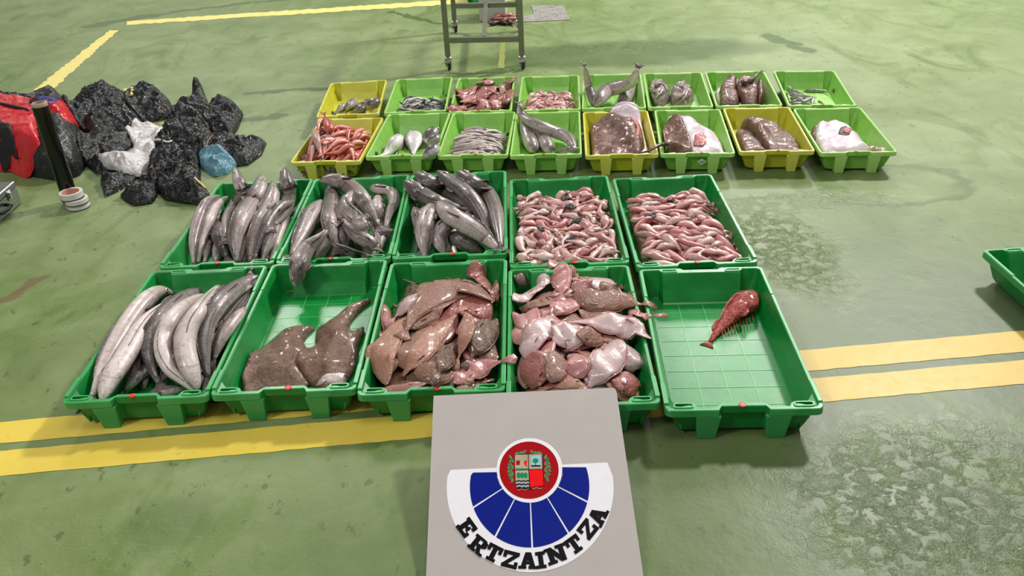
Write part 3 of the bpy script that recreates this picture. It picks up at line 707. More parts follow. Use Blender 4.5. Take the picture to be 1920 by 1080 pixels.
def pixfish(pts, wpx, prof, mat, name, label, cat, group, ratio=.82, N=30, M=14, z0=.07, sink=.3, phib=90., tail=(.07, 1.0, .25), fins=HFIN, eye=.25, finmat=None, lift=None, lump=0., it=5, conv=None, seed=0):
    if conv: pts = [(conv[0]+x/conv[2], conv[1]+y/conv[2]) for x, y in pts]; wpx = wpx/conv[2]
    uv = catmull(pts, N); s = np.linspace(0, 1, N); z = np.full(N, z0)
    for _ in range(7):
        P = np.array([px(u, v, zz) for (u, v), zz in zip(uv, z)])
        a = interp(PROF[prof], s)*wpx*np.array([depth(p) for p in P])/FPX; b = a*ratio
        z1, tilt, n = drape(P[:, :2], a, b, sink, it, lift); z = .4*z+.6*z1
    P = np.array([px(u, v, zz) for (u, v), zz in zip(uv, z)])
    # even spacing in space
    root = empty(name, label=label, cat=cat, group=group)
    fish(P, a, b, tilt, mat, name, M, phib, root, tail, fins, eye, finmat=finmat, lump=lump, seed=seed)
    return root
def rnd(a, b): return random.uniform(a, b)
def pile(crate, n, name, label, cat, group, mats, L=(.1, .14), w=(.011, .015), ratio=.8, prof='tad', rect=(-.16, .16, -.33, .33), ang=(0, 360), dome=.5, N=10, M=8, tail=(.02, 1.2, .3), lump=.0, bend=.6, sink=.35, parts=True, finmat=None, phi=(0, 360), eye=0., zmax=9.):
    i = tries = 0
    while i < n and tries < n*12:
        tries += 1; k = i/n; sh = 1-dome*k*.55
        cx = (rect[0]+rect[1])/2+(rect[1]-rect[0])/2*rnd(-1, 1)*sh; cy = (rect[2]+rect[3])/2+(rect[3]-rect[2])/2*rnd(-1, 1)*sh
        x0, y0 = loc2w(crate, cx, cy); an = math.radians(rnd(*ang)); l = rnd(*L); kk = rnd(-bend, bend)
        s = np.linspace(-.5, .5, N); th = an+kk*s*2; d = l/(N-1)
        xy = np.stack([x0+np.cumsum(np.cos(th))*d-math.cos(an)*l/2, y0+np.cumsum(np.sin(th))*d-math.sin(an)*l/2], 1)
        # keep inside the crate walls
        X, Y, A = CR[crate]; ca, sa = math.cos(A), math.sin(A)
        hx, hy = ((WG if crate[0] in 'FB' else WL)/2-.04, (LG if crate[0] in 'FB' else LL)/2-.045)
        lx = (xy[:, 0]-X)*ca+(xy[:, 1]-Y)*sa; ly = -(xy[:, 0]-X)*sa+(xy[:, 1]-Y)*ca
        sx = max(0, lx.max()-hx)-max(0, -hx-lx.min()); sy = max(0, ly.max()-hy)-max(0, -hy-ly.min()); lx -= sx; ly -= sy
        xy = np.stack([X+ca*lx-sa*ly, Y+sa*lx+ca*ly], 1)
        ss = np.linspace(0, 1, N); ww = rnd(*w); a = interp(PROF[prof], ss)*ww; b = a*ratio
        z, tilt, nn = drape(xy, a, b, sink, 3)
        if float(np.max(z)) > zmax: continue
        i += 1
        P = np.c_[xy, z]; root = empty(name, label=label, cat=cat, group=group)
        fish(P, a, b, tilt, mats[i % len(mats)], name, M, rnd(*phi), root if parts else None, tail if parts else None, (), eye, lump=lump, seed=i, finmat=finmat)
# ------------------------------------------------------------------ draped sheets (skates, bellies, bags, cloth)
def sheet(outline, T, R, mat, name, z0=.03, sp=.012, conv=None, root=None, und=.0, uscale=18, smoothn=6, sink=.01, clip=None, crumple=None, flatbase=False, pixel=True, peak=None, seed=0, solid=True, bs=1, label=None, cat=None, group=None):
    if conv: outline = [(conv[0]+x/conv[2], conv[1]+y/conv[2]) for x, y in outline]
    P = np.array([px(u, v, z0)[:2] if pixel else (u, v) for u, v in outline])
    if clip:
        X, Y, A = CR[clip]; ca, sa = math.cos(A), math.sin(A); big = clip[0] in 'FB'
        hx, hy = (WG if big else WL)/2-.036, (LG if big else LL)/2-.034
        lx = (P[:, 0]-X)*ca+(P[:, 1]-Y)*sa; ly = -(P[:, 0]-X)*sa+(P[:, 1]-Y)*ca; lx = np.clip(lx, -hx, hx); ly = np.clip(ly, -hy, hy+(.3 if clip == 'V5' else 0)); P = np.stack([X+ca*lx-sa*ly, Y+sa*lx+ca*ly], 1)
    # resample boundary
    Q = np.vstack([P, P[:1]]); L = np.r_[0, np.cumsum(np.linalg.norm(np.diff(Q, axis=0), axis=1))]
    nb = max(12, int(L[-1]/sp)); s = np.linspace(0, L[-1], nb, endpoint=False); B = np.stack([np.interp(s, L, Q[:, k]) for k in (0, 1)], 1)
    for _ in range(bs): B = (np.roll(B, 1, 0)+2*B+np.roll(B, -1, 0))/4
    def dist(pts):
        A = B; C = np.roll(B, -1, 0); d = np.full(len(pts), 1e9); ins = np.zeros(len(pts), bool)
        for a, c in zip(A, C):
            e = c-a; w = pts-a; t = np.clip((w @ e)/(e @ e+1e-12), 0, 1); d = np.minimum(d, np.linalg.norm(w-np.outer(t, e), axis=1))
            cond = ((a[1] > pts[:, 1]) != (c[1] > pts[:, 1])) & (pts[:, 0] < (c[0]-a[0])*(pts[:, 1]-a[1])/(c[1]-a[1]+1e-12)+a[0]); ins ^= cond
        return d, ins
    x0, y0 = B.min(0); x1, y1 = B.max(0); G = []
    ny = int((y1-y0)/(sp*.87))+1; nx = int((x1-x0)/sp)+1
    for j in range(ny):
        for i in range(nx): G.append((x0+(i+.5*(j % 2))*sp+rnd(-.1, .1)*sp, y0+j*sp*.87+rnd(-.1, .1)*sp))
    G = np.array(G); d, ins = dist(G); G = G[ins & (d > sp*.55)]
    allp = np.vstack([B, G]); r = delaunay_2d_cdt([Vector(p) for p in allp], [], [list(range(nb))], 1, 1e-7)
    VV = np.array([tuple(v) for v in r[0]]); FF = [tuple(f) for f in r[2]]
    dv, _ = dist(VV)
    # support from smoothed local field
    i0, j0 = hidx(x0-.02, y0-.02); i1, j1 = hidx(x1+.02, y1+.02); H = HF[i0:i1+1, j0:j1+1].copy(); S = H.copy()
    for _ in range(smoothn):
        for _ in range(3):
            S = (np.roll(S, 1, 0)+np.roll(S, -1, 0)+np.roll(S, 1, 1)+np.roll(S, -1, 1)+S)/5
        S = np.maximum(S, H-sink)
    vi, vj = hidx(VV[:, 0], VV[:, 1]); zb = S[np.clip(vi-i0, 0, S.shape[0]-1), np.clip(vj-j0, 0, S.shape[1]-1)]
    def prof(dd): q = np.clip(dd/R, 0, 1); return np.sqrt(np.clip(1-(1-q)**2, 0, 1))
    th = T*prof(dv)
    if peak:
        for (pu, pv, pr_, ph_) in peak:
            c = px(pu, pv, z0)[:2] if pixel else np.array([pu, pv]); th = th+ph_*np.exp(-((VV-c)**2).sum(1)/pr_**2)*np.clip(dv/.02, 0, 1)
    if und or crumple:
        for k, (x, y) in enumerate(VV):
            e = min(1, dv[k]/(R*.4))
            if und: th[k] += und*e*noise.noise(Vector((x*uscale, y*uscale, seed)))
            if crumple:
                am, sc = crumple; v = Vector((x*sc, y*sc, seed+zb[k]*sc))
                w_ = noise.noise_vector(v*.6)*.5
                q = (1-abs(noise.noise(v+w_)*1.6))**2+.4*(1-abs(noise.noise((v+w_)*2.1)*1.6))**2+.1*(1-abs(noise.noise((v+w_)*4.3)*1.6))**2
                th[k] += am*e*(q-.8)
    top = zb+np.maximum(th, .0012)
    n = len(VV); org = np.array([VV[:, 0].mean(), VV[:, 1].mean(), float(zb.min())])
    verts = [(x-org[0], y-org[1], z-org[2]) for (x, y), z in zip(VV, top)]
    eatt = list(np.clip(dv/.05, 0, 1)); faces = [f for f in FF]
    if solid:
        verts += [(x-org[0], y-org[1], z-org[2]) for (x, y), z in zip(VV, zb)]; eatt += eatt
        from collections import Counter
        ed = {}
        for f in FF:
            for a, b_ in zip(f, f[1:]+f[:1]): ed[(a, b_)] = 1
        faces += [tuple(n+i for i in f[::-1]) for f in FF]
        faces += [(b_, a, n+a, n+b_) for (a, b_) in ed if (b_, a) not in ed]
    par = root
    me = bpy.data.meshes.new(name); me.from_pydata(verts, [], faces); me.update()
    if solid:
        import bmesh
        bm = bmesh.new(); bm.from_mesh(me); bmesh.ops.recalc_face_normals(bm, faces=bm.faces); bm.to_mesh(me); bm.free()
    me.materials.append(mat); at = me.attributes.new('e', 'FLOAT', 'POINT'); at.data.foreach_set('value', [float(x) for x in eatt]); me.shade_smooth()
    o = bpy.data.objects.new(name, me); COL.objects.link(o)
    if root is not None: o.parent = root; o.location = Vector(org)-root.location
    else: o.location = org; tag(o, label, cat, group)
    gx = HX0+(np.arange(i0, i1+1)+.5)*CS; gy = HY0+(np.arange(j0, j1+1)+.5)*CS; GX, GY = np.meshgrid(gx, gy, indexing='ij')
    pts = np.stack([GX.ravel(), GY.ravel()], 1); dg, ig = dist(pts)
    Tg = (T*prof(dg)*ig).reshape(GX.shape); ig = ig.reshape(GX.shape)
    HF[i0:i1+1, j0:j1+1] = np.where(ig, np.maximum(HF[i0:i1+1, j0:j1+1], S+Tg), HF[i0:i1+1, j0:j1+1])
    return o
# ------------------------------------------------------------------ the large hake
CB12 = (290, 300, 3.918); CB3 = (730, 300, 4.267); CF1 = (100, 480, 3.1775)
def hake(c, pts, w, mat, phib, label, group, **k): return pixfish(pts, w, 'hake', mat, 'hake', label, 'fish', group, phib=phib, conv=c, **k)
G1, G2, G3, G4 = 'hake in the back left dark green crate', 'hake in the second dark green crate of the back row', 'hake in the third dark green crate of the back row', 'hake in the front left dark green crate'
def under(k, n, rect, lab, g, mats=(HK, HKP, HKD), w=(.028, .036)):
    pile(k, n, 'hake', lab, 'fish', g, list(mats), (.42, .55), w, .8, 'hake', rect, (68, 112), .1, 22, 12, (.05, 1., .25), 0, .25, finmat=FIN, phi=(40, 140))
under('B1', 7, (-.16, .16, -.1, .02), 'hake lying underneath in the first dark green crate of the back row', G1)
under('B2', 7, (-.16, .16, -.1, .02), 'hake lying underneath in the second dark green crate of the back row', G2)
under('B3', 7, (-.16, .16, -.1, .02), 'dark hake lying underneath in the third dark green crate of the back row', G3, (HKD, HK))
under('F1', 7, (-.16, .16, -.06, .04), 'hake lying underneath in the front left dark green crate', G4)
# back row, first crate
hake(CB12, [(470, 380), (400, 560), (370, 745)], 42, HKP, 200, 'pale hake low at the bottom left of the first back-row crate', G1)
hake(CB12, [(960, 420), (900, 580), (850, 740)], 34, HKP, 30, 'thin pale hake tucked against the right wall of the first back-row crate', G1)
hake(CB12, [(900, 440), (850, 580), (790, 735)], 42, HK, 60, 'pale striped hake beside the right wall, its tail under the reddish tail', G1)
hake(CB12, [(440, 430), (480, 560), (525, 710)], 62, HKB, 90, 'brown dark-skinned fish lying wet between paler hake', G1, ratio=.6)
hake(CB12, [(530, 270), (450, 340), (400, 450), (350, 590), (320, 750)], 42, HKP, 250, 'hake with folded pale belly lying second from the left wall', G1)
hake(CB12, [(480, 262), (385, 310), (325, 430), (285, 590), (285, 755)], 44, HKP, 150, 'leftmost pale hake along the left wall of the first back-row crate', G1, eye=0)
hake(CB12, [(590, 60), (612, 140), (640, 240), (580, 340), (530, 430), (520, 560)], 50, HK, 130, 'hake whose pointed head rises highest over the back rim at left', G1, lift=[(0, .19), (.25, .15), (.5, .05)])
hake(CB12, [(955, 60), (965, 150), (985, 260), (960, 380), (880, 480)], 52, HKD, 110, 'dark hake with round eye, head upright at the right of the back rim', G1, lift=[(0, .20), (.3, .16), (.6, .05)], eye=.32)
hake(CB12, [(865, 160), (870, 240), (830, 350), (765, 470), (715, 600), (705, 735)], 62, HK, 60, 'pale silver hake with its head leaning on the dark upright one', G1, lift=[(0, .16), (.3, .13)], finmat=FINR, tail=(.05, 1., .1))
hake(CB12, [(785, 118), (765, 220), (700, 330), (630, 440), (590, 580), (605, 740)], 76, HK, 60, 'broadest grey hake in the middle with its head on the back rim', G1, lift=[(0, .16), (.3, .13)])
hake(CB12, [(1020, 300), (920, 340), (840, 430), (785, 560), (745, 690)], 48, HKD, 90, 'dark-backed hake bent over its neighbours at the right', G1, eye=0)
pixfish([(735, 700), (720, 760), (705, 815)], 30, 'tail', FINR, 'hake_tail', 'reddish tail of a hake hanging over the front rim of the first crate', 'fish', G1, conv=CB12, N=10, ratio=.35, tail=(.03, 1.3, .1), fins=(), eye=0, finmat=FINR)
# back row, second crate
hake(CB12, [(1360, 430), (1370, 520), (1400, 640)], 44, HKD, 90, 'dark short stretch of hake under the pale ones at the centre of the second crate', G2, eye=0)
hake(CB12, [(1640, 260), (1635, 340), (1640, 470)], 42, HKP, 200, 'small pale hake between two bent ones at the back right of the second crate', G2, eye=0)
hake(CB12, [(1660, 655), (1590, 610), (1500, 560), (1430, 500), (1385, 440)], 62, HK, 120, 'hake at the bottom right of the second crate, head to the right front corner', G2)
hake(CB12, [(1225, 300), (1150, 400), (1090, 530), (1030, 640), (1005, 690)], 66, HK, 50, 'smooth grey hake along the left wall of the second crate', G2, eye=0)
hake(CB12, [(1280, 190), (1300, 300), (1280, 430), (1305, 560), (1345, 650)], 62, HK, 60, 'pale hake with dark lateral line running down the second crate from its back rim', G2, eye=0, tail=(.03, 1, .2))
hake(CB12, [(1520, 190), (1640, 210), (1735, 235), (1760, 310), (1720, 400), (1695, 500)], 48, HKP, 120, 'hake bent like a hook around the back right corner of the second crate', G2)
hake(CB12, [(1215, 150), (1340, 150), (1460, 215), (1545, 310), (1605, 420), (1640, 480)], 66, HK, 60, 'hake lying across the back left corner of the second crate, snout at the rim', G2, lift=[(0, .14), (.3, .12)], tail=(.06, 1.2, .2))
hake(CB12, [(1565, 500), (1480, 430), (1410, 350), (1395, 270)], 66, HK, 80, 'short hake in the middle with its head pointing to the lower right', G2)
pixfish([(1610, 470), (1640, 560), (1640, 640)], 42, 'tail', HK, 'hake_tail', 'pale pointed hake tail at the right of the second crate', 'fish', G2, conv=CB12, N=10, ratio=.4, tail=(.03, 1.2, .3), fins=(), eye=0)
pixfish([(1340, 620), (1430, 650), (1560, 690)], 44, 'tail', HKB, 'hake_tail', 'dark wet hake tail lying on the front rim of the second crate', 'fish', G2, conv=CB12, N=10, ratio=.3, tail=(.03, 1.2, .1), fins=(), eye=0)
hake(CB12, [(1035, 925), (1050, 820), (1075, 720), (1130, 640), (1210, 575), (1265, 520)], 72, HK, 50, 'hake with its head hanging over the front rim into the skate crate', G2, lift=[(0, .085), (.15, .115), (.35, .16), (.6, .13), (.8, .1)], eye=.2, it=1)
# back row, third crate
hake(CB3, [(205, 385), (230, 470), (250, 610)], 50, HKD, 130, 'dark hake low along the left wall of the third crate, eye showing', G3)
hake(CB3, [(640, 380), (690, 450), (740, 560)], 57, HKD, 90, 'dark hake back glimpsed under the pale diagonal one', G3, eye=0)
hake(CB3, [(490, 600), (600, 650), (760, 750)], 82, HKD, 60, 'thick dark hake at the bottom of the third crate under the diagonal one', G3, eye=0)
hake(CB3, [(500, 480), (420, 560), (395, 640), (440, 750)], 75, HK, 150, 'hake curved like a bracket left of the diagonal one', G3, eye=0)
hake(CB3, [(350, 350), (305, 460), (275, 600), (290, 775)], 75, HK, 150, 'silver-sided hake standing second from the left wall of the third crate', G3, eye=0)
hake(CB3, [(212, 105), (330, 180), (460, 240), (590, 320), (680, 400)], 75, HKD, 60, 'dark wet hake with open mouth at the back left corner, second from below', G3, lift=[(0, .15), (.3, .13)])
hake(CB3, [(125, 170), (215, 240), (320, 310), (430, 350), (560, 380)], 75, HKD, 50, 'dark hake whose snout pokes over the left rim of the third crate', G3, lift=[(0, .15), (.3, .12)])
hake(CB3, [(390, 90), (480, 165), (590, 240), (690, 350), (760, 480), (815, 640)], 66, HKD, 50, 'middle one of the three dark hake heads on the back rim', G3, lift=[(0, .16), (.3, .13)], eye=.32)
hake(CB3, [(542, 90), (650, 165), (770, 260), (840, 390), (870, 540), (890, 690)], 75, HKD, 50, 'rightmost dark hake with a large round eye following the right wall', G3, lift=[(0, .16), (.3, .13)], eye=.32)
hake(CB3, [(395, 340), (480, 430), (620, 520), (740, 600), (870, 715)], 91, HKP, 120, 'big pale hake lying diagonally on top with its belly up', G3, eye=0)
# front row, left crate
hake(CF1, [(520, 690), (470, 750), (430, 800)], 40, HK, 90, 'short pale tail piece between the two left hake and the front rim', G4, eye=0)
hake(CF1, [(700, 560), (690, 660), (640, 760)], 45, HKB, 90, 'dark hake showing between curved bodies near the front of the crate', G4, eye=0)
hake(CF1, [(1140, 310), (1060, 400), (1000, 500), (960, 610)], 44, HKP, 40, 'pale hake wedged against the right wall of the front left crate', G4, eye=0)
hake(CF1, [(1215, 120), (1110, 180), (1000, 270), (920, 390), (895, 520), (905, 640), (920, 715)], 62, HKD, 60, 'dark smooth hake nearest the right wall, snout at the back corner', G4, eye=0)
hake(CF1, [(720, 225), (620, 215), (520, 300), (420, 440), (310, 640), (235, 830)], 62, HKP, 220, 'long pale hake along the left wall with its mouth at the back rim', G4)
hake(CF1, [(290, 865), (335, 740), (430, 590), (530, 420), (640, 310), (700, 280)], 66, HK, 250, 'hake lying belly up second from the left, chin at the front rim', G4, eye=0)
hake(CF1, [(900, 190), (770, 250), (660, 345), (580, 460), (560, 570), (590, 680), (625, 750)], 54, HKD, 60, 'slender dark-backed hake curved through the middle with a dark tail', G4, eye=0)
hake(CF1, [(900, 230), (770, 310), (680, 420), (650, 550), (690, 670), (775, 750), (840, 800)], 54, HKP, 250, 'pinkish pale hake with slit belly curving to the right at its tail', G4, eye=0, finmat=FINR)
hake(CF1, [(860, 795), (820, 690), (785, 560), (800, 440), (870, 320), (960, 210), (1010, 165)], 66, HKP, 250, 'hake turned belly up with a dark chest fin, fourth from the right wall', G4, eye=0)
hake(CF1, [(570, 825), (680, 805), (785, 790)], 40, HK, 80, 'small hake head lying flat on the front rim of the front left crate', G4, eye=0, tail=None, fins=())
# ------------------------------------------------------------------ skates
CS_ = (380, 470, 3.2724)
def skate(outl, mouth, label):
    r = empty('skate', px(*[CS_[0]+outl[0][0]/CS_[2], CS_[1]+outl[0][1]/CS_[2]], .03), label=label, cat='fish', group='brown skates in the second front crate')
    sheet(outl, .05, .14, SKATE, 'body', .045, .009, CS_, r, und=.02, uscale=14, seed=len(outl), clip='F2')
    if mouth: sheet(mouth, .01, .02, FW_, 'mouth', .06, .006, CS_, r)
    return r
skate([(245, 870), (240, 780), (290, 640), (400, 530), (480, 460), (580, 430), (690, 435), (640, 475), (610, 520), (640, 570), (660, 640), (640, 720), (650, 790), (600, 830), (480, 820), (340, 830), (270, 880)], None, 'brown speckled skate lying on the left of the second front crate')
skate([(680, 500), (690, 450), (780, 395), (880, 315), (960, 280), (1040, 265), (950, 345), (905, 400), (890, 450), (930, 465), (985, 435), (990, 470), (950, 560), (935, 700), (870, 780), (740, 835), (640, 780), (570, 700), (580, 640), (640, 580), (685, 550)],
      [(680, 780), (740, 745), (830, 725), (880, 735), (860, 765), (790, 782)], 'brown skate with pointed wing tips and a pale mouth, on the right')
# ------------------------------------------------------------------ flatfish
FFIN = (('dorsal_fin', .08, .9, 0, .16), ('anal_fin', .12, .9, 180, .16), ('pectoral_fin', .24, .34, 60, .35))
def flat(c, pts, w, mat, label, group, **k):
    k.setdefault('tail', (.045, .6, -.25)); k.setdefault('fins', FFIN)
    fm = {FB: FB, FB2: FB2, FR: FR, FW_: FP, FP: FP, FD: FD}.get(mat, FIN)
    k.setdefault('finmat', fm); k.setdefault('eye', .09 if mat in (FB, FB2, FR, FD) else 0)
    Ls = sum(math.dist(p, q) for p, q in zip(pts, pts[1:])); pf = 'flat'
    if Ls < 2.7*w: pf = 'disc'; k['tail'] = None; w *= 1.05
    return pixfish(pts, w, pf, mat, 'flatfish', label, 'fish', group, ratio=k.pop('ratio', .24), phib=90, conv=c, N=24, M=14, **k)
GF3, GF4 = 'brown flatfish in the third front crate', 'flatfish in the crate behind the police board'
# hidden bottom layers that carry the heap
def bed(k, w0, w1, y0, y1, T, mat, label, name='fish_layer', R=.05, und=.006, cat='fish'):
    P = [loc2w(k, *p) for p in [(w0, y0), (w1, y0), (w1, y1), (w0, y1)]]
    o = sheet(P, T, R, mat, name, sp=.014, pixel=False, und=und, uscale=30, smoothn=2); tag(o, label, cat, kind='stuff'); return o
bed('F3', -.172, .172, -.37, .33, .07, FB, 'bottom layer of brown flatfish in the third front crate')
bed('F4', -.172, .172, -.37, .34, .065, FD, 'bottom layer of dark flatfish in the crate behind the board')
pile('F3', 12, 'flatfish', 'brown flatfish lying underneath in the third front crate', 'fish', GF3, [FB, FD, FB2, FR], (.24, .34), (.055, .08), .22, 'flat', (-.17, .17, -.36, .3), (60, 120), 0, 18, 12, (.03, .6, -.25), 0, .2, finmat=FB, phi=(80, 100), zmax=.125)
for pts, w, m, lab in [
    ([(1120, 330), (1125, 420), (1110, 500)], 32, FR, 'narrow reddish flatfish edge against the left wall'),
    ([(1310, 265), (1250, 330), (1180, 410)], 70, FW_, 'white-bellied flatfish showing at the left of the brown heap'),
    ([(1130, 820), (1110, 640), (1190, 480), (1290, 380)], 80, FB2, 'large tan flatfish along the left wall'),
    ([(1790, 420), (1720, 520), (1650, 660)], 80, FD, 'dark speckled flatfish along the right wall'),
    ([(1640, 360), (1760, 390)], 60, FR, 'red-brown flatfish patch under the top one at right'),
    ([(1300, 720), (1430, 755), (1560, 780)], 70, FB, 'brown flatfish across the front of the heap'),
    ([(1240, 470), (1400, 380), (1560, 300)], 80, FB, 'brown flatfish under the speckled top one'),
    ([(1800, 180), (1790, 250), (1770, 330)], 26, FP, 'pink edge of a flatfish at the back right corner'),
    ([(1640, 60), (1690, 150), (1770, 260)], 58, FR, 'red-brown flatfish standing up over the back rim'),
    ([(1250, 490), (1310, 380), (1440, 270), (1600, 225), (1790, 310)][::-1], 100, FB, 'largest brown flatfish on top, head to the right wall'),
    ([(1620, 380), (1620, 500), (1570, 660)], 52, FB2, 'pale tan flatfish standing right of centre'),
    ([(1230, 770), (1290, 680), (1390, 570), (1480, 470), (1560, 390)], 70, FB2, 'pinkish tan flatfish lying diagonally at the centre'),
    ([(1540, 560), (1500, 650), (1450, 750)], 60, FD, 'dark striped tail of a flatfish near the front'),
    ([(1540, 810), (1640, 750), (1750, 705), (1830, 680)], 62, FP, 'pinkish flatfish with ragged tail over the right rim'),
    ([(1550, 850), (1620, 845), (1700, 815)], 24, FB, 'small brown flatfish head on the front rim'),
    ([(1370, 815), (1210, 842), (1060, 850)], 26, FP, 'pink thin flatfish lying along the front rim')]:
    flat(CS_, pts, w, m, lab, GF3)
CF4 = (930, 470, 3.4848)
pile('F4', 15, 'flatfish', 'flatfish lying underneath in the crate behind the board', 'fish', GF4, [FP, FR, FW_, FB, FB2], (.22, .32), (.055, .08), .22, 'flat', (-.17, .17, -.36, .34), (20, 160), 0, 18, 12, (.03, .6, -.25), 0, .3, finmat=FP, phi=(80, 100), zmax=.125)
for pts, w, m, lab in [
    ([(120, 160), (220, 210)], 34, FD, 'dark flatfish at the back left corner behind the board'),
    ([(120, 400), (160, 450), (190, 520)], 38, FP, 'pink flatfish edge pressed on the left wall'),
    ([(150, 370), (300, 350), (450, 300)], 50, FB, 'brown flatfish under the two pink ones at the back left'),
    ([(240, 900), (270, 780), (360, 680)], 95, FR, 'red-brown flatfish in the front left corner by the board'),
    ([(390, 660), (400, 750), (360, 860)], 70, FB, 'brown flatfish with a dark head beside the red-brown one'),
    ([(490, 690), (530, 750), (570, 830)], 66, FP, 'pinkish flatfish half hidden under the centre white one'),
    ([(600, 880), (500, 872), (380, 890)], 32, FB2, 'tan flatfish just above the top edge of the board'),
    ([(780, 830), (860, 870), (910, 940)], 90, FR, 'red-brown flatfish with spread fin rays at the front right corner'),
    ([(860, 620), (880, 700), (890, 790)], 85, FW_, 'pale flatfish against the right wall near the front'),
    ([(870, 390), (950, 430), (1020, 425)], 34, FP, 'pink tail lying on the right rim'),
    ([(440, 90), (500, 150), (540, 190)], 34, FB2, 'tan tail strip at the back rim'),
    ([(590, 170), (560, 230), (540, 290)], 52, FP, 'pinkish flatfish tip in the middle of the heap'),
    ([(400, 80), (430, 190), (430, 290)], 62, FP, 'pink flatfish standing on the back rim'),
    ([(700, 200), (760, 260), (830, 300)], 50, FB, 'small brown flatfish at the back right'),
    ([(110, 320), (200, 290), (290, 230), (350, 120)], 62, FW_, 'white flatfish bent at the back left with its head at the wall'),
    ([(300, 430), (450, 365), (590, 330)], 56, FP, 'pink and brown flatfish lying across the middle'),
    ([(510, 280), (640, 320), (800, 330), (950, 350)], 78, FB, 'brown flatfish with raised head, tail over the right wall'),
    ([(190, 700), (240, 600), (310, 500), (380, 420)], 95, FW_, 'white-bellied flatfish on the left with pink snout'),
    ([(370, 570), (470, 550), (560, 530)], 95, FW_, 'pale round flatfish folded at the centre'),
    ([(530, 530), (620, 560), (720, 590)], 62, FB, 'brown flatfish between the two long pale ones'),
    ([(1010, 575), (900, 520), (760, 475), (620, 465), (470, 465)], 74, FW_, 'long pale flatfish with its head over the right wall'),
    ([(800, 580), (750, 680), (680, 790), (610, 890)], 92, FW_, 'white flatfish lying at the front with shiny head')]:
    flat(CF4, pts, w*1.15, m, lab, GF4, lift=[(0, .12)] if 'over the right wall' in lab and 'long' in lab else None)
# ------------------------------------------------------------------ scorpionfish
CF5 = (1180, 480, 3.0)
sc = pixfish([(690, 215), (640, 270), (570, 340), (510, 410), (455, 480)], 72, 'tad', SCORP, 'scorpionfish', 'bright red spiny scorpionfish lying in the nearly empty crate', 'fish', None, conv=CF5, N=24, M=16, ratio=.75, phib=40, tail=(.03, .55, .05),
             fins=(('dorsal_fin', .1, .62, 90, .28), ('anal_fin', .55, .8, 270, .35), ('pectoral_fin', .3, .45, 200, .7), ('dorsal_fin', .62, .85, 90, .4)), eye=.09, finmat=SCORP, lump=.25, z0=.04)
m = MB()
for k in range(11):
    u, v = 690-k*17, 330+k*9+6*(k % 2); p = px(CF5[0]+u/3, CF5[1]+v/3, .03); q = px(CF5[0]+(u+10)/3, CF5[1]+(v+46)/3, .034)
    s_ = MB(); s_.tube([p-np.array(sc.location), q-np.array(sc.location)], [.0022, .0005], 5)
    s_.build('spine', SCORP, sc)
# ------------------------------------------------------------------ piles of small fish
PFIN = leather('pink_fin_membrane', (150, 90, 90), (196, 138, 136), (216, 170, 166), 60, .4)
bed('B4', -.175, .175, -.37, .26, .062, PINKA, 'lower mass of small pink fish in the middle back-row crate')
pile('B4', 150, 'small_fish', 'small pink gutted fish heaped in the middle back-row dark green crate', 'fish', 'small pink fish in the middle crate', [PINKA, PINKC, PINKB, PINKC, PINKA], (.10, .17), (.013, .021), .72, 'tad', (-.185, .185, -.38, .26), (0, 360), .15, 11, 8, (.022, 1., .3), .8, .8, finmat=PFIN, zmax=.118)
bed('B5', -.175, .16, -.37, .26, .056, PINKB, 'lower mass of small pink fish in the right-hand crate')
pile('B5', 150, 'small_fish', 'small rosy fish heaped in the right-hand back-row dark green crate', 'fish', 'small rosy fish in the right-hand crate', [PINKB, PINKA, PINKB, PINKC], (.10, .16), (.013, .020), .8, 'slim', (-.185, .15, -.38, .26), (-60, 40), .15, 11, 8, (.022, 1., .35), .5, .7, finmat=PFIN, zmax=.112)
GUT = leather('dark_guts', (16, 12, 14), (44, 34, 38), (90, 76, 80), 60, .9)
for c_, lx, ly, rr in [('B4', .02, .16, .024), ('B4', .03, .07, .022), ('B4', .05, -.07, .026), ('B4', .01, -.2, .024), ('B4', -.11, .02, .02), ('B4', -.1, -.12, .014), ('B5', .05, -.12, .03), ('B5', -.11, .02, .026), ('B5', .0, .16, .014)]:
    x, y = loc2w(c_, lx, ly); m = []
    for k in range(5):
        aa = rnd(0, 6.28); pts = [(x+rr*rnd(-1, 1), y+rr*rnd(-1, 1)) for _ in range(4)]
        m.append(pts)
    zz = float(hget(x, y)); g = MB()
    allp = [Vector((p[0]-x, p[1]-y, .004+rnd(0, .008))) for q in m for p in q]
    g.tube(list(catmull([tuple(p) for p in allp], 70)), .0042, 6)
    o = g.build('fish_gut', GUT, smooth=True, loc=(x, y, zz)); tag(o, 'small dark coil of guts lying on the pink fish in the %s crate' % ('middle' if c_ == 'B4' else 'right-hand'), 'guts', 'dark guts on the pink fish')
CV = (530, 110, 4.267); CM = (940, 110, 4.695); CN = (1300, 110, 4.695)
bed('V1', -.13, .13, -.26, .16, .05, REDF, 'lower mass of orange-red fish in the yellow crate')
pile('V1', 66, 'red_fish', 'orange-red fish heaped in the front yellow crate at the left', 'fish', 'orange-red fish in the yellow crate', [REDF, REDF, skin('pale_orange_fish_skin', (190, 96, 84), (222, 140, 126), (236, 186, 176), .35, 50, line=False, dark=(130, 40, 34))], (.14, .20), (.014, .0195), .8, 'fat', (-.14, .14, -.27, .2), (200, 290), .3, 14, 8, (.03, 1., .35), 0, .4, eye=.22)
def mf(c, pts, w, mat, name, label, group, prof='fat', **k):
    k.setdefault('tail', (.03, .9, .4)); k.setdefault('fins', ()); k.setdefault('N', 18); k.setdefault('M', 12)
    return pixfish(pts, w, prof, mat, name, label, 'fish', group, conv=c, **k)
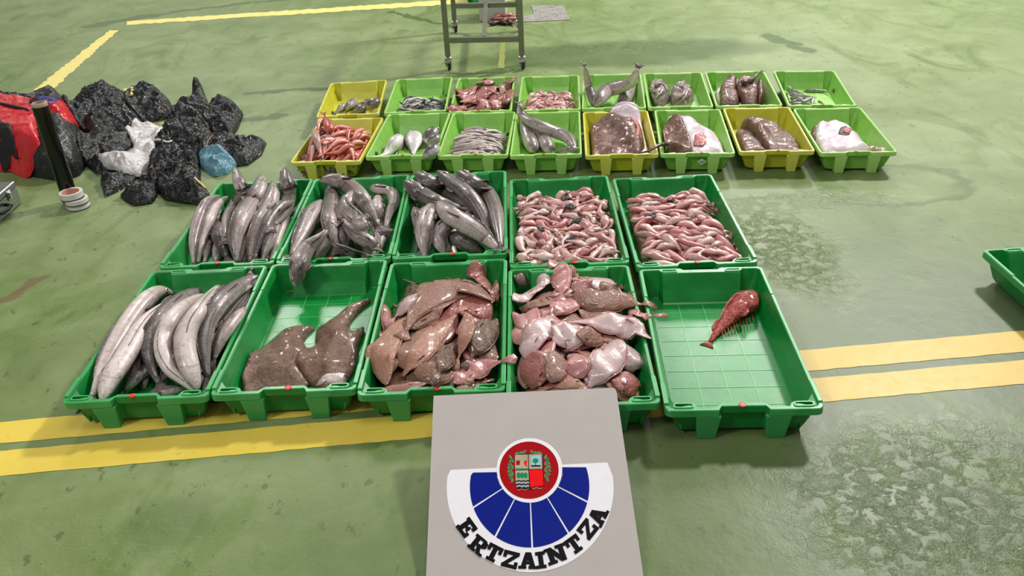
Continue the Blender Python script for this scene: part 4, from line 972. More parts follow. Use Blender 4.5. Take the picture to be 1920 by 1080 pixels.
mf(CV, [(385, 600), (360, 520), (335, 450)], 42, REDF, 'red_fish', 'red fish standing up above the back left corner of the yellow crate', 'orange-red fish in the yellow crate', lift=[(0, .08), (.5, .13), (1, .2)], finmat=REDF)
mf(CV, [(245, 560), (270, 640), (300, 760)], 34, PINKC, 'red_fish', 'pale pink fish leaning on the left rim of the yellow crate', 'orange-red fish in the yellow crate', lift=[(0, .13), (1, .08)], finmat=REDF)
GV2 = 'silver fish in the lime crate'
mf(CV, [(1230, 560), (1180, 620), (1140, 700)], 64, GREYF, 'silver_fish', 'grey silver fish at the back right of the bream crate', GV2)
mf(CV, [(1230, 700), (1180, 750), (1110, 800)], 58, SILV, 'silver_fish', 'silver fish in the front right corner of the bream crate', GV2)
mf(CV, [(1240, 620), (1190, 660), (1120, 640)], 50, GREYF, 'silver_fish', 'dark striped fish lying across the right side of the bream crate', GV2)
mf(CV, [(960, 640), (930, 700), (890, 790)], 34, GREYF, 'silver_fish', 'grey fish under the left bream', GV2)
mf(CV, [(945, 615), (890, 680), (830, 760), (770, 780)], 60, SILV, 'silver_fish', 'silver fish on the left with pink cheek and dark tail', GV2, phib=0, finmat=plain('dark_fin', (30, 34, 34), .4))
mf(CV, [(1045, 580), (1045, 660), (1045, 770)], 78, SILV, 'silver_fish', 'large white-silver fish standing in the middle of the bream crate', GV2, phib=0, ratio=.5, finmat=plain('black_fin', (24, 26, 28), .4))
bed('V3', -.135, .125, -.27, .12, .045, SLIM, 'lower mass of slim pale fish in the lime crate')
pile('V3', 90, 'slim_fish', 'slim pale grey fish packed in the third lime crate of the near row', 'fish', 'slim pale fish', [SLIM, skin('slim_light_fish_skin', (150, 132, 128), (196, 182, 176), (218, 206, 202), .4, 50, line=False), SLIM], (.13, .19), (.008, .0115), .8, 'slim', (-.14, .12, -.26, .14), (-24, 24), .3, 14, 8, (.02, .9, .3), 0, .9, sink=.7, zmax=.085)
GV4 = 'hake in the lime crate with a tail at its back corner'
mf(CM, [(660, 790), (590, 810), (500, 830)], 50, HKD, 'hake', 'dark hake head piece at the front right of that lime crate', GV4, 'hake', eye=.2)
mf(CM, [(440, 830), (380, 720), (290, 590)], 66, HK, 'hake', 'grey hake lying in the middle under the long one', GV4, 'hake', eye=0)
mf(CM, [(300, 830), (250, 720), (205, 590), (180, 520)], 68, HK, 'hake', 'grey hake along the left wall of the lime crate', GV4, 'hake', eye=0)
mf(CM, [(650, 790), (590, 700), (480, 650), (330, 590), (200, 520), (160, 400)], 64, HK, 'hake', 'long dark hake whose tail rises over the back left rim', GV4, 'hake', eye=.2, N=24, lift=[(.6, .05), (.8, .1), (1, .19)])
# monkfish in the yellow crate
def monk(c, outl, mat, T, R, label, name='monkfish', parts=(), z0=.05, und=.02, sp=.009, group=None, k=None):
    u, v = c[0]+outl[0][0]/c[2], c[1]+outl[0][1]/c[2]
    r = empty(name, px(u, v, z0), label=label, cat='fish', group=group)
    ox, oy = sum(p[0] for p in outl)/len(outl), sum(p[1] for p in outl)/len(outl); outl = [(ox+(x-ox)*1.12, oy+(y-oy)*1.1) for x, y in outl]
    sheet(outl, T, R*.55, mat, 'body', z0, sp, c, r, und=und, uscale=14, bs=4, smoothn=12, sink=.03, seed=int(outl[0][0]), clip=k)
    for nm, ol, mt, tt in parts: sheet(ol, tt, .015, mt, nm, z0+.01, .006, c, r, und=.003, uscale=60, clip=k)
    return r
DKH = plain('dark_hole', (22, 12, 14), .5)
pix5 = [(1000, 540), (1000, 460), (1040, 385), (1120, 362), (1200, 375), (1255, 430), (1285, 520), (1292, 640), (1300, 800), (1240, 815), (1180, 760), (1080, 620)]
monk(CM, [(1150+(x-1150)*1.3, y+(25 if y < 700 else 10)) for x, y in pix5], MONKB, .06, .14, 'large pale oval monkfish belly leaning over the back rim of the yellow crate', z0=.115, und=.01, k='V5')
monk(CM, [(770, 640), (800, 575), (880, 545), (960, 540), (1050, 575), (1130, 610), (1215, 650), (1235, 760), (1200, 840), (1000, 860), (820, 850), (770, 790)], MONK, .085, .13, 'brown monkfish with wet speckled back in the yellow crate', parts=[('raw_edge', [(1110, 620), (1170, 600), (1225, 640), (1225, 760), (1170, 770), (1190, 690)], RAW, .014)], z0=.08, k='V5')
mf(CM, [(1620, 830), (1560, 780), (1470, 750), (1380, 765), (1290, 815), (1200, 830)], 30, MONK, 'monkfish_tail', 'brown monkfish tail lying across the gap between two crates', None, 'tail', lift=[(0, .06), (.3, .12), (.6, .14), (1, .12)], ratio=.8, tail=None, eye=0)
monk(CM, [(1470, 520), (1560, 495), (1660, 500), (1740, 545), (1800, 600), (1880, 650), (1940, 760), (1955, 830), (1690, 835), (1600, 720), (1540, 610)], MONKB, .085, .14, 'white monkfish turned belly up in the lime crate with a sticker', parts=[('gill_slit', [(1755, 560), (1800, 620), (1830, 690), (1800, 690), (1765, 630)], DKH, .006), ('raw_edge', [(1700, 690), (1780, 680), (1830, 740), (1770, 790), (1690, 770)], RAW, .006)], z0=.075, und=.012, k='V6')
monk(CM, [(1390, 590), (1460, 550), (1550, 545), (1600, 600), (1640, 700), (1680, 825), (1450, 840), (1400, 690)], MONK, .055, .1, 'brown monkfish lying left of the white one', parts=[('raw_edge', [(1400, 620), (1440, 640), (1450, 720), (1410, 700)], RAW, .01)], z0=.075, k='V6')
GV7 = 'dark skate wings in the yellow crate'
monk(CN, [(375, 660), (440, 600), (540, 630), (620, 700), (660, 825), (450, 830), (390, 750)], MONK, .07, .1, 'dark brown skate wing at the left of the heap', 'skate', z0=.06, und=.01, group=GV7, k='V7')
monk(CN, [(430, 590), (480, 520), (570, 500), (700, 540), (830, 610), (930, 710), (945, 815), (830, 830), (700, 826), (620, 740), (520, 640)], MONK, .08, .13, 'large dark brown skate on top of the heap', 'skate', z0=.085, group=GV7, und=.014, k='V7')
monk(CN, [(1005, 640), (1040, 575), (1120, 555), (1160, 590), (1100, 660), (1060, 700)], MONK, .06, .06, 'dark tail bend of a monkfish at the left wall', z0=.09, k='V8')
monk(CN, [(1090, 690), (1100, 620), (1180, 560), (1280, 550), (1380, 590), (1450, 660), (1520, 740), (1565, 785), (1450, 815), (1250, 838), (1150, 820)], MONKB, .085, .13, 'pink-white monkfish lying belly up alone in the last lime crate', parts=[('mouth', [(1270, 690), (1290, 630), (1350, 605), (1410, 630), (1410, 680), (1350, 700)], DKH, .004), ('tongue', [(1300, 680), (1320, 645), (1370, 640), (1400, 665), (1370, 695)], RAW, .012)], z0=.075, und=.01, k='V8')
mf(CN, [(1550, 800), (1610, 800), (1690, 815)], 36, PINKC, 'monkfish_liver', 'lumpy pink piece of fish in the front right corner of the last lime crate', None, 'tube', lump=.6, tail=None, eye=0)
# back lime row
GU1 = 'small grey fish in the back yellow crate'
for i, (pts, w, lab) in enumerate([([(505, 360), (420, 435)], 26, 'leftmost small grey fish'), ([(585, 330), (540, 370), (500, 420)], 32, 'second small grey fish with pale belly'), ([(640, 360), (600, 400), (555, 435)], 30, 'third small grey fish from the left'),
        ([(700, 330), (660, 360), (620, 390)], 26, 'small grey fish at the back of the handful'), ([(640, 385), (620, 410), (600, 440)], 32, 'short pale fish near the front rim'), ([(760, 335), (710, 370), (655, 420)], 42, 'fattest small grey fish at the right end')]):
    mf(CV, pts, w*1.25, GREYF, 'small_fish', lab+' in the back yellow crate', GU1, phib=40+20*i)
bed('U2', -.10, .13, -.24, .10, .03, SARD, 'lower mass of small dark striped fish')
pile('U2', 75, 'sardine', 'small dark striped fish heaped in the lime crate', 'fish', 'small dark striped fish', [SARD, skin('pale_sardine_skin', (60, 62, 60), (160, 158, 150), (224, 222, 214), .3, 60, line=False), SARD], (.08, .12), (.0065, .009), .85, 'slim', (-.12, .14, -.25, .12), (-60, 60), .3, 12, 8, (.015, 1, .4), 0, 1.0, zmax=.07)
bed('U3', -.13, .13, -.27, .2, .05, FR, 'bottom layer of reddish brown flatfish in the lime crate')
GU3 = 'reddish brown flatfish in the lime crate'
pile('U3', 9, 'flatfish', 'reddish brown flatfish lying underneath in the lime crate near the trolley', 'fish', GU3, [FR, FR, FB, FP], (.16, .22), (.04, .055), .24, 'flat', (-.13, .13, -.26, .26), (20, 160), 0, 14, 10, (.02, .6, -.25), 0, .3, finmat=FR, phi=(80, 100), zmax=.12)
for pts, w, m, lab in [([(1790, 360), (1810, 250)], 44, FR, 'red-brown flatfish at the right wall'), ([(1560, 380), (1680, 340)], 60, FR, 'speckled red-brown flatfish at the front'), ([(1400, 300), (1470, 260), (1560, 240)], 62, FR, 'red-brown flatfish at the back left of the heap'),
        ([(1680, 400), (1730, 330), (1770, 260)], 50, FR, 'red-brown flatfish right of centre'), ([(1850, 140), (1800, 200), (1740, 280)], 46, FB, 'brown flatfish rising over the back right rim'), ([(1590, 330), (1620, 280), (1680, 220)], 60, FR, 'red-brown flatfish in the centre'),
        ([(1320, 390), (1400, 395), (1480, 405)], 42, FR, 'red flatfish lying over the left front corner'), ([(1430, 345), (1490, 325), (1560, 305)], 46, FP, 'pink-bellied flatfish at the left'), ([(1545, 215), (1640, 180), (1760, 150)], 42, FP, 'pink-bellied flatfish on top at the back rim')]:
    flat(CV, pts, w*1.2, m, lab+' of the brown heap near the trolley' if 'heap' not in lab else lab+' near the trolley', GU3, tail=(.03, .8, .1))
bed('U4', -.12, .12, -.26, .08, .04, PINKA, 'lower mass of small pink fish in the back lime crate')
pile('U4', 75, 'small_fish', 'small pink fish heaped in the back lime crate', 'fish', 'small pink fish in the back lime crate', [PINKA, PINKC, PINKB], (.08, .12), (.012, .017), .75, 'tad', (-.13, .13, -.26, .12), (0, 360), .5, 10, 8, (.018, 1, .3), .4, .7, finmat=PFIN, zmax=.085)
GU5 = 'two hake with raised tails'
mf(CM, [(1050, 420), (1090, 350), (1130, 260), (1180, 190)], 64, HK, 'hake', 'grey hake lying under the two crossed hake in the back lime crate', GU5, 'hake', eye=0)
mf(CM, [(900, 440), (830, 400), (790, 310), (760, 200), (735, 70)], 44, HKD, 'hake', 'hake whose tail sticks straight up at the back left corner', GU5, 'hake', eye=0, lift=[(.3, .08), (.6, .14), (1, .28)], tail=(.04, .8, .3), N=24)
mf(CM, [(830, 410), (920, 290), (1040, 250), (1150, 200), (1200, 90)], 76, HK, 'hake', 'broad grey hake whose tail sticks up at the back right corner', GU5, 'hake', eye=0, lift=[(.3, .08), (.7, .14), (1, .27)], tail=(.04, .8, .3), N=24)
for q, (cx, cy) in enumerate([(1385, 285), (1590, 305)]):
    ol = [(cx+(104+8*math.sin(3*k+q))*math.cos(k*PI/8), cy+(80+10*math.sin(2*k+q))*math.sin(k*PI/8)) for k in range(16)]
    r = empty('octopus', px(CM[0]+cx/CM[2], CM[1]+cy/CM[2], .02), label=['smooth pale octopus clump on the left of its lime crate', 'rough mottled octopus clump on the right of its lime crate'][q], cat='octopus', group='octopus clumps')
    sheet(ol, .07, .035, OCT, 'body', .06, .008, CM, r, und=.03, uscale=34, seed=q, clip='U6')
    for k in range(5):
        a0 = rnd(0, 6.28); pts = [(cx+math.cos(a0+j*.5)*(20+j*14), cy+math.sin(a0+j*.5)*(18+j*12)) for j in range(5)]
        uv = [(CM[0]+x/CM[2], CM[1]+y/CM[2]) for x, y in pts]; P = np.array([px(u, v, .07) for u, v in catmull(uv, 14)])
        a = np.linspace(.012, .005, 14); z, ti, n = drape(P[:, :2], a, a, .5, 2); g = MB(); g.tube([np.r_[p[:2], zz]-np.array(r.location) for p, zz in zip(P, z)], list(a), 7); g.build('arm', OCT, r, smooth=True)
monk(CN, [(200, 330), (220, 250), (290, 200), (400, 175), (520, 180), (560, 230), (620, 290), (600, 380), (400, 410), (230, 400)], MONKB, .05, .1, 'pale monkfish side under the dark livers in the back row', z0=.06, k='U7')
monk(CN, [(240, 410), (235, 300), (290, 210), (345, 195), (385, 230), (370, 310), (400, 360), (400, 415)], MONK, .055, .06, 'reddish brown shiny monkfish lobe on the left', z0=.065, k='U7')
monk(CN, [(385, 270), (420, 215), (490, 205), (550, 250), (570, 330), (560, 400), (450, 400), (400, 350)], MONK, .06, .06, 'dark brown round monkfish lobe in the centre', z0=.07, k='U7')
monk(CN, [(560, 260), (610, 240), (645, 300), (630, 370), (570, 395)], MONK, .05, .05, 'dark monkfish edge against the right wall', z0=.06, k='U7')
mf(CN, [(440, 210), (520, 180), (560, 140), (590, 118)], 30, MONK, 'monkfish_tail', 'short monkfish tail pointing to the back rim', None, 'tail', lift=[(0, .09), (.6, .13), (1, .15)], tail=(.03, .8, .2), eye=0, finmat=MONK)
GU8 = 'thin silver fish in the far right lime crate'
for i, (pts, w) in enumerate([([(970, 285), (1080, 282), (1215, 298)], 18), ([(830, 275), (900, 290), (990, 325)], 18), ([(845, 310), (920, 320), (1010, 335)], 17), ([(850, 345), (940, 350), (1040, 345)], 17), ([(1050, 335), (1000, 360), (930, 400)], 17),
        ([(850, 380), (930, 370), (1010, 375)], 17), ([(860, 400), (950, 395), (1040, 402)], 17), ([(1060, 345), (1050, 370), (1040, 405)], 16), ([(825, 300), (835, 330), (850, 370)], 15), ([(1100, 370), (1130, 385), (1150, 400)], 11), ([(900, 330), (960, 370), (1000, 405)], 16), ([(870, 270), (850, 250), (810, 240)], 13)]):
    labs = ['thin silver fish lying apart at the back of the far right lime crate'] + ['thin silver fish in the small heap at the left of the far right lime crate']*11
    mf(CN, pts, w, SILV if i % 3 else GREYF, 'silver_fish', labs[i], GU8, 'slim', phib=60)
# ------------------------------------------------------------------ left: bags, duffel, film roll, tape, case
def film(name, c, rough=.22, spark=.6, scale=16, hi=None):
    t = NT(name); P = t.coord(); w = t.noise(scale*.5, 3, vec=P, out=1)
    wv = t.n('ShaderNodeVectorMath', operation='MULTIPLY_ADD'); t.put(wv.inputs[0], w); wv.inputs[1].default_value = (.12, .12, .12); t.put(wv.inputs[2], P)
    v = t.voro(scale, vec=wv.outputs[0], feature='DISTANCE_TO_EDGE'); v2 = t.voro(scale*2.7, vec=wv.outputs[0], feature='DISTANCE_TO_EDGE'); f = t.noise(scale*2, 5, .6, vec=P, dist=1.)
    h = t.math('ADD', t.math('MULTIPLY', t.math('MINIMUM', v, .3), 1.2), t.math('ADD', t.math('MULTIPLY', t.math('MINIMUM', v2, .25), .6), t.math('MULTIPLY', f, .6)))
    col = t.mix(f, tuple(int(x*.8) for x in c), hi or tuple(min(255, int(x*1.25)) for x in c))
    if c[0] < 40: col = t.mix(t.math('MULTIPLY', t.step(t.noise(scale*1.6, 5, .7, vec=t.mapping(wv.outputs[0], (1, .35, .6)), dist=2.), .56, .68), .5), col, (92, 92, 96))  # pale streaks in the dark film's colour stand for sheen on wrinkles
    t.set(Base_Color=col, Roughness=rough, Normal=t.bump(h, spark, .03)); return t.m
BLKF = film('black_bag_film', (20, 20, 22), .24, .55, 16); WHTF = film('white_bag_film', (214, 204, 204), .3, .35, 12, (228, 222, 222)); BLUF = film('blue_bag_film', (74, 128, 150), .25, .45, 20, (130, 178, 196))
CD = (0, 120, 3.6)
GB = 'crumpled black plastic bags on the floor'
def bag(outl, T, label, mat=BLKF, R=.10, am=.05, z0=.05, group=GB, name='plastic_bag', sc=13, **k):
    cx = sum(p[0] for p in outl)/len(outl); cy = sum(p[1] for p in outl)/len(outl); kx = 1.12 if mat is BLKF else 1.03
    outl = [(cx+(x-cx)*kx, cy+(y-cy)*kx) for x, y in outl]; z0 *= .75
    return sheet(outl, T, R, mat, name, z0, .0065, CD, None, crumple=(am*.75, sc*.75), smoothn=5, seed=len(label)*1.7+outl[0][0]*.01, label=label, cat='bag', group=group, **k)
# duffel
du = empty('duffel_bag', px(30, 300, 0), label='red and black duffel bag at the left edge, partly unzipped', cat='bag')
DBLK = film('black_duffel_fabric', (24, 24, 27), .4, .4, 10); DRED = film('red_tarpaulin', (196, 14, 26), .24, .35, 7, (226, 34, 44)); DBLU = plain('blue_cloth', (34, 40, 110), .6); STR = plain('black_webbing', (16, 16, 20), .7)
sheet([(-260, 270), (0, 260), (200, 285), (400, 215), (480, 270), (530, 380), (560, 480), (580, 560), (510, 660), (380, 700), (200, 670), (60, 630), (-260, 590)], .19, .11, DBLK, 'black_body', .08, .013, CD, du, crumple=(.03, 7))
sheet([(-260, 225), (0, 235), (200, 265), (330, 290), (450, 330), (470, 360), (340, 370), (250, 400), (265, 480), (280, 545), (100, 570), (0, 530), (-260, 520)], .03, .03, DRED, 'red_panel', .17, .011, CD, du, crumple=(.008, 8))
sheet([(190, 245), (330, 200), (430, 155), (480, 230), (470, 310), (420, 330), (300, 275)], .018, .02, DRED, 'red_flap', .22, .01, CD, du, crumple=(.01, 12))
sheet([(225, 245), (330, 215), (380, 195), (360, 270), (300, 262)], .012, .012, DBLU, 'blue_lining', .235, .008, CD, du, crumple=(.02, 20))
sheet([(190, 240), (300, 195), (405, 150), (400, 172), (300, 215), (205, 252)], .012, .01, STR, 'zip_edge', .24, .006, CD, du)
sheet([(-60, 400), (10, 400), (35, 440), (95, 445), (90, 490), (75, 515), (30, 495), (10, 505), (-60, 510)], .02, .02, STR, 'carry_handle', .19, .008, CD, du, crumple=(.01, 20))
sheet([(-60, 258), (60, 285), (200, 318), (205, 330), (60, 300), (-60, 275)], .01, .008, STR, 'zipper', .21, .006, CD, du)
g = MB(); pp = [px(110, 237, .2), px(122, 245, .205), (px(117, 252, .2)), px(112, 262, .19), px(118, 280, .17)]
P_ = catmull([tuple(p) for p in pp], 16); zz = np.array([float(hget(p[0], p[1]))+.004 for p in P_]); g.tube([np.array([p[0], p[1], z])-np.array(du.location) for p, z in zip(P_, smooth1(zz, 3))], .0025, 6)
g.build('drawstring', plain('grey_cord', (170, 170, 168), .6), du, smooth=True)
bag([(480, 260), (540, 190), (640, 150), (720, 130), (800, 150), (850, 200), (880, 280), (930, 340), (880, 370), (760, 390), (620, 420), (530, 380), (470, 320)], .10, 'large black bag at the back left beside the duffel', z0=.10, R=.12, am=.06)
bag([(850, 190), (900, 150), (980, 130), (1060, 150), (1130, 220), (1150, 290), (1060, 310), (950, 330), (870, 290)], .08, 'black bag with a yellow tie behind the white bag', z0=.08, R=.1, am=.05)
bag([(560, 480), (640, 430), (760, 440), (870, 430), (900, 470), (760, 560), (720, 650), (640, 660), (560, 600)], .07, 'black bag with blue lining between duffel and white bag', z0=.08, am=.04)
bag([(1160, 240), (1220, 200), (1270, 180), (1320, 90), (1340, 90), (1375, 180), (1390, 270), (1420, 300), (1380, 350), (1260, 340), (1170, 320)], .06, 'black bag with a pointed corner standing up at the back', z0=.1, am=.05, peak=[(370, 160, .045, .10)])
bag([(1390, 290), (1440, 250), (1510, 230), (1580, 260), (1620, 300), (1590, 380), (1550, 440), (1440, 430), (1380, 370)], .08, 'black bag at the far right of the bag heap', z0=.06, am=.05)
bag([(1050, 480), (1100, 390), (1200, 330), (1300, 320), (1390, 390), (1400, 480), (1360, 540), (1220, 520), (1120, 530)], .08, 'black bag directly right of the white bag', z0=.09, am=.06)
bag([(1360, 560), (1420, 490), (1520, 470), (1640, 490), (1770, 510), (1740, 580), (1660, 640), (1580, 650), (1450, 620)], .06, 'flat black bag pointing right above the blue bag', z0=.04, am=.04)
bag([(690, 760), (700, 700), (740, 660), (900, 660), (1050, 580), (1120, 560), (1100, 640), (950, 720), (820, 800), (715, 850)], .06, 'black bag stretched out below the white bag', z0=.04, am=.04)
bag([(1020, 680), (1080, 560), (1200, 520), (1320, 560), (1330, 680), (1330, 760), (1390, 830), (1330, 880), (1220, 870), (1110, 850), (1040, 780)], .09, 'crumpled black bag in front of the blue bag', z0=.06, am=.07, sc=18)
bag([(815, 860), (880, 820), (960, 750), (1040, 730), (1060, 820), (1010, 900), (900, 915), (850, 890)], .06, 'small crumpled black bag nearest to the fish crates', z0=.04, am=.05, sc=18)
bag([(650, 570), (700, 570), (860, 480), (870, 440), (820, 380), (900, 330), (1000, 315), (1080, 340), (1100, 380), (1050, 450), (1040, 560), (920, 640), (820, 665), (730, 650), (680, 610)], .05, 'white plastic bag lying on top of the black ones', WHTF, z0=.14, am=.03, R=.08, sc=9, group=None)
bag([(1340, 600), (1400, 580), (1500, 600), (1590, 650), (1520, 700), (1440, 720), (1390, 690), (1350, 660)], .07, 'small light blue bag beside the black ones', BLUF, z0=.05, am=.03, R=.07, sc=18, group=None)
YT = plain('yellow_tie_plastic', (214, 196, 110), .4)
def ribbon(pts, r, mat, name, label, cat, z=.0):
    uv = [(CD[0]+x/CD[2], CD[1]+y/CD[2]) for x, y in pts]; P = np.array([px(u, v, .1 if z else .02)[:2] for u, v in uv]); P = catmull([tuple(p) for p in P], 24)
    zz = smooth1(np.array([float(hget(*p)) for p in P]), 2)+r*.6; g = MB(); g.tube([(p[0]-P[0][0], p[1]-P[0][1], q) for p, q in zip(P, zz)], r, 6)
    tag(g.build(name, mat, smooth=True, loc=(P[0][0], P[0][1], 0)), label, cat)
ribbon([(830, 170), (860, 135), (890, 150), (880, 190)], .011, YT, 'drawstring_tie', 'yellow tie loop on the black bag at the back', 'tie', 1)
ribbon([(1310, 820), (1350, 850), (1390, 870), (1400, 840)], .006, YT, 'drawstring_tie', 'yellow tie on the floor at the front black bag', 'tie')
ribbon([(1040, 300), (1100, 290), (1150, 315)], .005, YT, 'drawstring_tie', 'thin pale tie above the white bag', 'tie', 1)
ribbon([(1360, 520), (1410, 460), (1440, 430)], .004, plain('brown_cord', (120, 84, 44), .5), 'cord', 'brown cord between the black bags on the right', 'cord', 1)
ribbon([(1040, 540), (1110, 530), (1160, 515)], .008, plain('grey_wrap', (176, 176, 172), .4), 'plastic_strip', 'pale strip of plastic right of the white bag', 'strip', 1)
# film roll
fb = px(134, 379, 0)
fr = empty('stretch_film_roll', (fb[0], fb[1], 0), label='black stretch film roll standing upright with a cardboard core', cat='roll')
m = MB(); m.lathe([(.037, .006), (.037, .488), (.0285, .488), (.0285, .006)], n=40); m.build('film', plain('black_stretch_film', (14, 14, 15), .14, var=.1), fr, smooth=False, bevel=.0)
m = MB(); m.lathe([(.0283, 0), (.0283, .505), (.0236, .505), (.0236, 0)], n=40); m.build('cardboard_core', plain('cardboard', (172, 146, 122), .7, var=.06), fr)
m = MB(); m.lathe([(.034, .488), (.034, .502), (.0285, .502), (.0285, .488)], n=40); m.build('core_rim', plain('cardboard_edge', (186, 160, 134), .7, var=.06), fr)
TW = plain('tape_side', (206, 204, 200), .35, var=.04); TC = plain('tape_core', (198, 150, 130), .6); TD = plain('tape_dark_band', (60, 62, 66), .4)
for i, (u, v, z, lab) in enumerate([(148, 389, 0., 'lowest white tape roll standing on the floor'), (148, 389.5, .026, 'middle white tape roll of the stack'), (142, 389, .052, 'top tape roll with red printed core')]):
    p = px(u, v, 0); t_ = empty('tape_roll', (p[0], p[1]+.0, z), rnd(0, 3), lab, 'tape', 'tape rolls stacked by the film roll')
    h_ = .0255 if i < 2 else .032
    m = MB(); m.lathe([(.053, .0), (.053, h_), (.042, h_), (.042, 0)], n=40); m.build('tape', TW, t_)
    m = MB(); m.lathe([(.0533, 0.0005), (.0533, .006), (.0528, .006), (.0528, .0005)], n=40); m.build('dark_band', TD, t_)
    m = MB(); m.lathe([(.0418, 0), (.0418, h_), (.038, h_), (.038, 0)], n=40); m.build('core', TC, t_)
    if i == 2:
        for k in range(6):
            m = MB(); a0 = 1.2+k*.42
            for q in range(2):
                aa = a0+q*.2; m.loops([[(.0378*math.cos(aa), .0378*math.sin(aa), .006), (.0378*math.cos(aa+.13), .0378*math.sin(aa+.13), .006)], [(.0378*math.cos(aa), .0378*math.sin(aa), .026), (.0378*math.cos(aa+.13), .0378*math.sin(aa+.13), .026)]], closed=False)
            m.build('red_print', RED, t_)
# metal case
p1 = px(42, 381, 0); p0 = px(-4, 424, 0); ex = (p1-p0); ln = np.linalg.norm(ex); ex /= ln; ey = np.array([-ex[1], ex[0], 0])
mc = empty('metal_case', p1, math.atan2(ex[1], ex[0]), 'brushed aluminium case with black handle at the left edge', 'case')
ALU = plain('brushed_aluminium', (150, 152, 150), .34, .85, .12, 60)
m = MB(); m.box(-.42, 0, 0, .24, 0.004, .085); m.build('case_body', ALU, mc, bevel=.006)
m = MB(); m.box(-.421, .001, -.001, .241, .087, .118); m.build('case_lid', ALU, mc, bevel=.006)
for x in (-.09, -.31):
    m = MB(); m.box(x-.016, x+.016, -.008, .0, .06, .104); m.box(x-.009, x+.009, -.012, -.007, .066, .098); m.build('latch', plain('chrome_latch', (190, 190, 188), .2, 1.), mc, bevel=.002)
m = MB(); m.tube([(-.15, -.004, .06), (-.155, -.035, .058), (-.2, -.042, .058), (-.245, -.035, .058), (-.25, -.004, .06)], .009, 8); m.build('carry_handle', STR, mc, smooth=True)
# ------------------------------------------------------------------ trolley at the back
SS = plain('stainless_steel', (126, 130, 112), .38, .55, .08, 20); CAST = plain('caster_steel', (158, 154, 146), .3, .6); RUB = plain('caster_rubber', (46, 48, 54), .5)
tr = empty('steel_trolley', (-.116, 5.9, 0), label='stainless steel trolley frame on four casters behind the crates', cat='trolley')
W_ = {'fl': (-.350, 5.925), 'fr': (.148, 5.855), 'bl': (-.337, 6.95), 'br': (.161, 6.88)}
def rel(x, y, z): return (x+.116, y-5.9, z)
def bar(a, b, w, name, mat=SS, h=None):
    A, B_ = Vector(a), Vector(b); d = (B_-A).normalized(); u = d.cross(Vector((0, 0, 1))) if abs(d.z) < .9 else Vector((1, 0, 0)); u.normalize(); v = d.cross(u); h = h or w
    m = MB(); m.loops([[tuple(P+u*w/2*sx+v*h/2*sy) for sx, sy in ((-1, -1), (1, -1), (1, 1), (-1, 1))] for P in (A, B_)], True, True); return m.build(name, mat, tr, bevel=.002)
zc = .20
for k, (x, y) in W_.items():
    bar(rel(x, y, .095), rel(x, y, .86), .036, 'post')
    cs = []
    m = MB(); m.lathe([(0, 0), (.024, 0), (.026, .012), (.012, .02), (.011, .034), (0, .034)], rel(x, y, .070), 20, closedprof=False); st_ = m.build('caster', CAST, tr)
    m = MB(); m.lathe([(0, -.011), (.03, -.011), (.034, -.006), (.034, .006), (.03, .011), (0, .011)], (0, 0, 0), 24, closedprof=False)
    o = m.build('wheel', RUB, st_, bevel=0); o.rotation_euler = (0, PI/2, .15); o.location = rel(x+.004, y-.014, .036)
    m = MB(); m.loops([[rel(x-.017, y-.04, .03), rel(x+.02, y-.04, .03), rel(x+.02, y+.006, .03), rel(x-.017, y+.006, .03)], [rel(x-.022, y-.03, .068), rel(x+.024, y-.03, .068), rel(x+.024, y+.02, .075), rel(x-.022, y+.02, .075)]], False, True)
    m.build('fork', CAST, st_, bevel=.001)
    m = MB(); m.box(*[q for q in (rel(x-.026, 0, 0)[0], rel(x+.014, 0, 0)[0])], rel(0, y-.062, 0)[1], rel(0, y-.03, 0)[1], .058, .066); m.build('brake_pedal', CAST, st_, bevel=.002)
bar(rel(*W_['fl'], zc), rel(*W_['fr'], zc), .03, 'lower_rail', h=.036)
bar(rel(*W_['bl'], zc), rel(*W_['br'], zc), .03, 'lower_rail', h=.036)
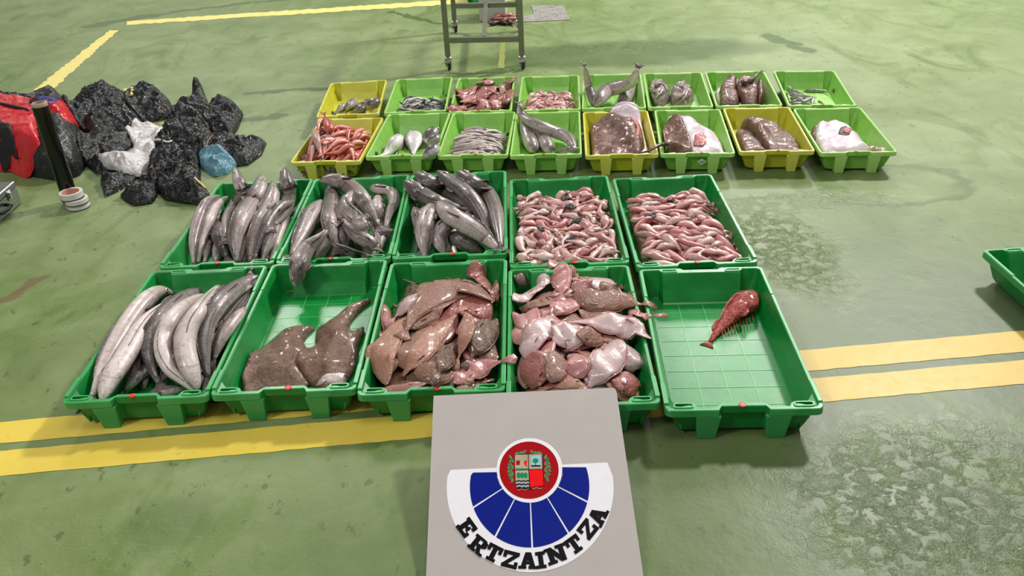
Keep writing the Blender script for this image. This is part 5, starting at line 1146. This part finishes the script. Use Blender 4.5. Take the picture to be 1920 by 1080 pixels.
bar(rel(-.098, 5.89, zc), rel(-.085, 6.915, zc), .03, 'centre_rail', h=.036)
for a, b_ in (('fl', 'fr'), ('bl', 'br'), ('fl', 'bl'), ('fr', 'br')): bar(rel(*W_[a], .85), rel(*W_[b_], .85), .036, 'top_rail')
# things seen through the trolley
GP = plain('grey_white_panel', (186, 186, 182), .5, var=.04)
a_ = px(899, 44, 0); m = MB(); m.box(0, .215, 0, .3, 0.0, .26); o = m.build('grey_box', GP, bevel=.004, loc=(a_[0], a_[1]+.05, 0)); o.rotation_euler = (0, 0, -.06); tag(o, 'pale grey box standing behind the steel trolley', 'box')
cc = px(912, 38, 0)
make_crate(.33, .45, .11, GREEN, GREEN_D, .07, 'dark green crate half hidden behind the grey box and trolley', 'crate', None, (cc[0]-.02, cc[1]+.72), -.02, True, False)
for i in range(9):
    c_ = px(930+i*4.6, 42-(i % 3)*4, .02); an = rnd(-1.4, 1.4); P = np.array([[c_[0]+math.cos(an)*q, c_[1]+math.sin(an)*q, .02+.012*(i % 3)] for q in np.linspace(-.07, .07, 10)]); a = interp(PROF['fat'], np.linspace(0, 1, 10))*.024
    fish(P, a, a*.8, np.zeros(10), FR if i % 3 else MONK, 'red_fish', 8, 90)
    tag(COL.objects[-1], 'small reddish fish on the floor beside the grey box behind the trolley', 'fish', 'reddish fish behind the trolley')
# chequer plate
def chk():
    t = NT('chequer_plate'); v = t.voro(16, vec=t.mapping(t.coord(), (1, 1.6, 1)), out=0); f = t.noise(20, 3, vec=t.coord())
    t.set(Base_Color=t.mix(f, (150, 146, 142), (205, 200, 196)), Metallic=.4, Roughness=.3, Normal=t.bump(t.step(v, .35, .2), 1., .02)); return t.m
q = [px(x, y, 0) for x, y in [(981, 42), (1069, 38), (1056, 12), (996, 11), (1001, 28), (981, 31)]]
c_ = q[0]; m = MB(); m.loops([[tuple(p-c_) for p in q], [tuple(p-c_+np.array([0, 0, .006])) for p in q]], True, True)
tag(m.build('floor_plate', chk(), loc=tuple(c_)), 'chequered steel plate set in the floor right of the trolley', 'metal plate')
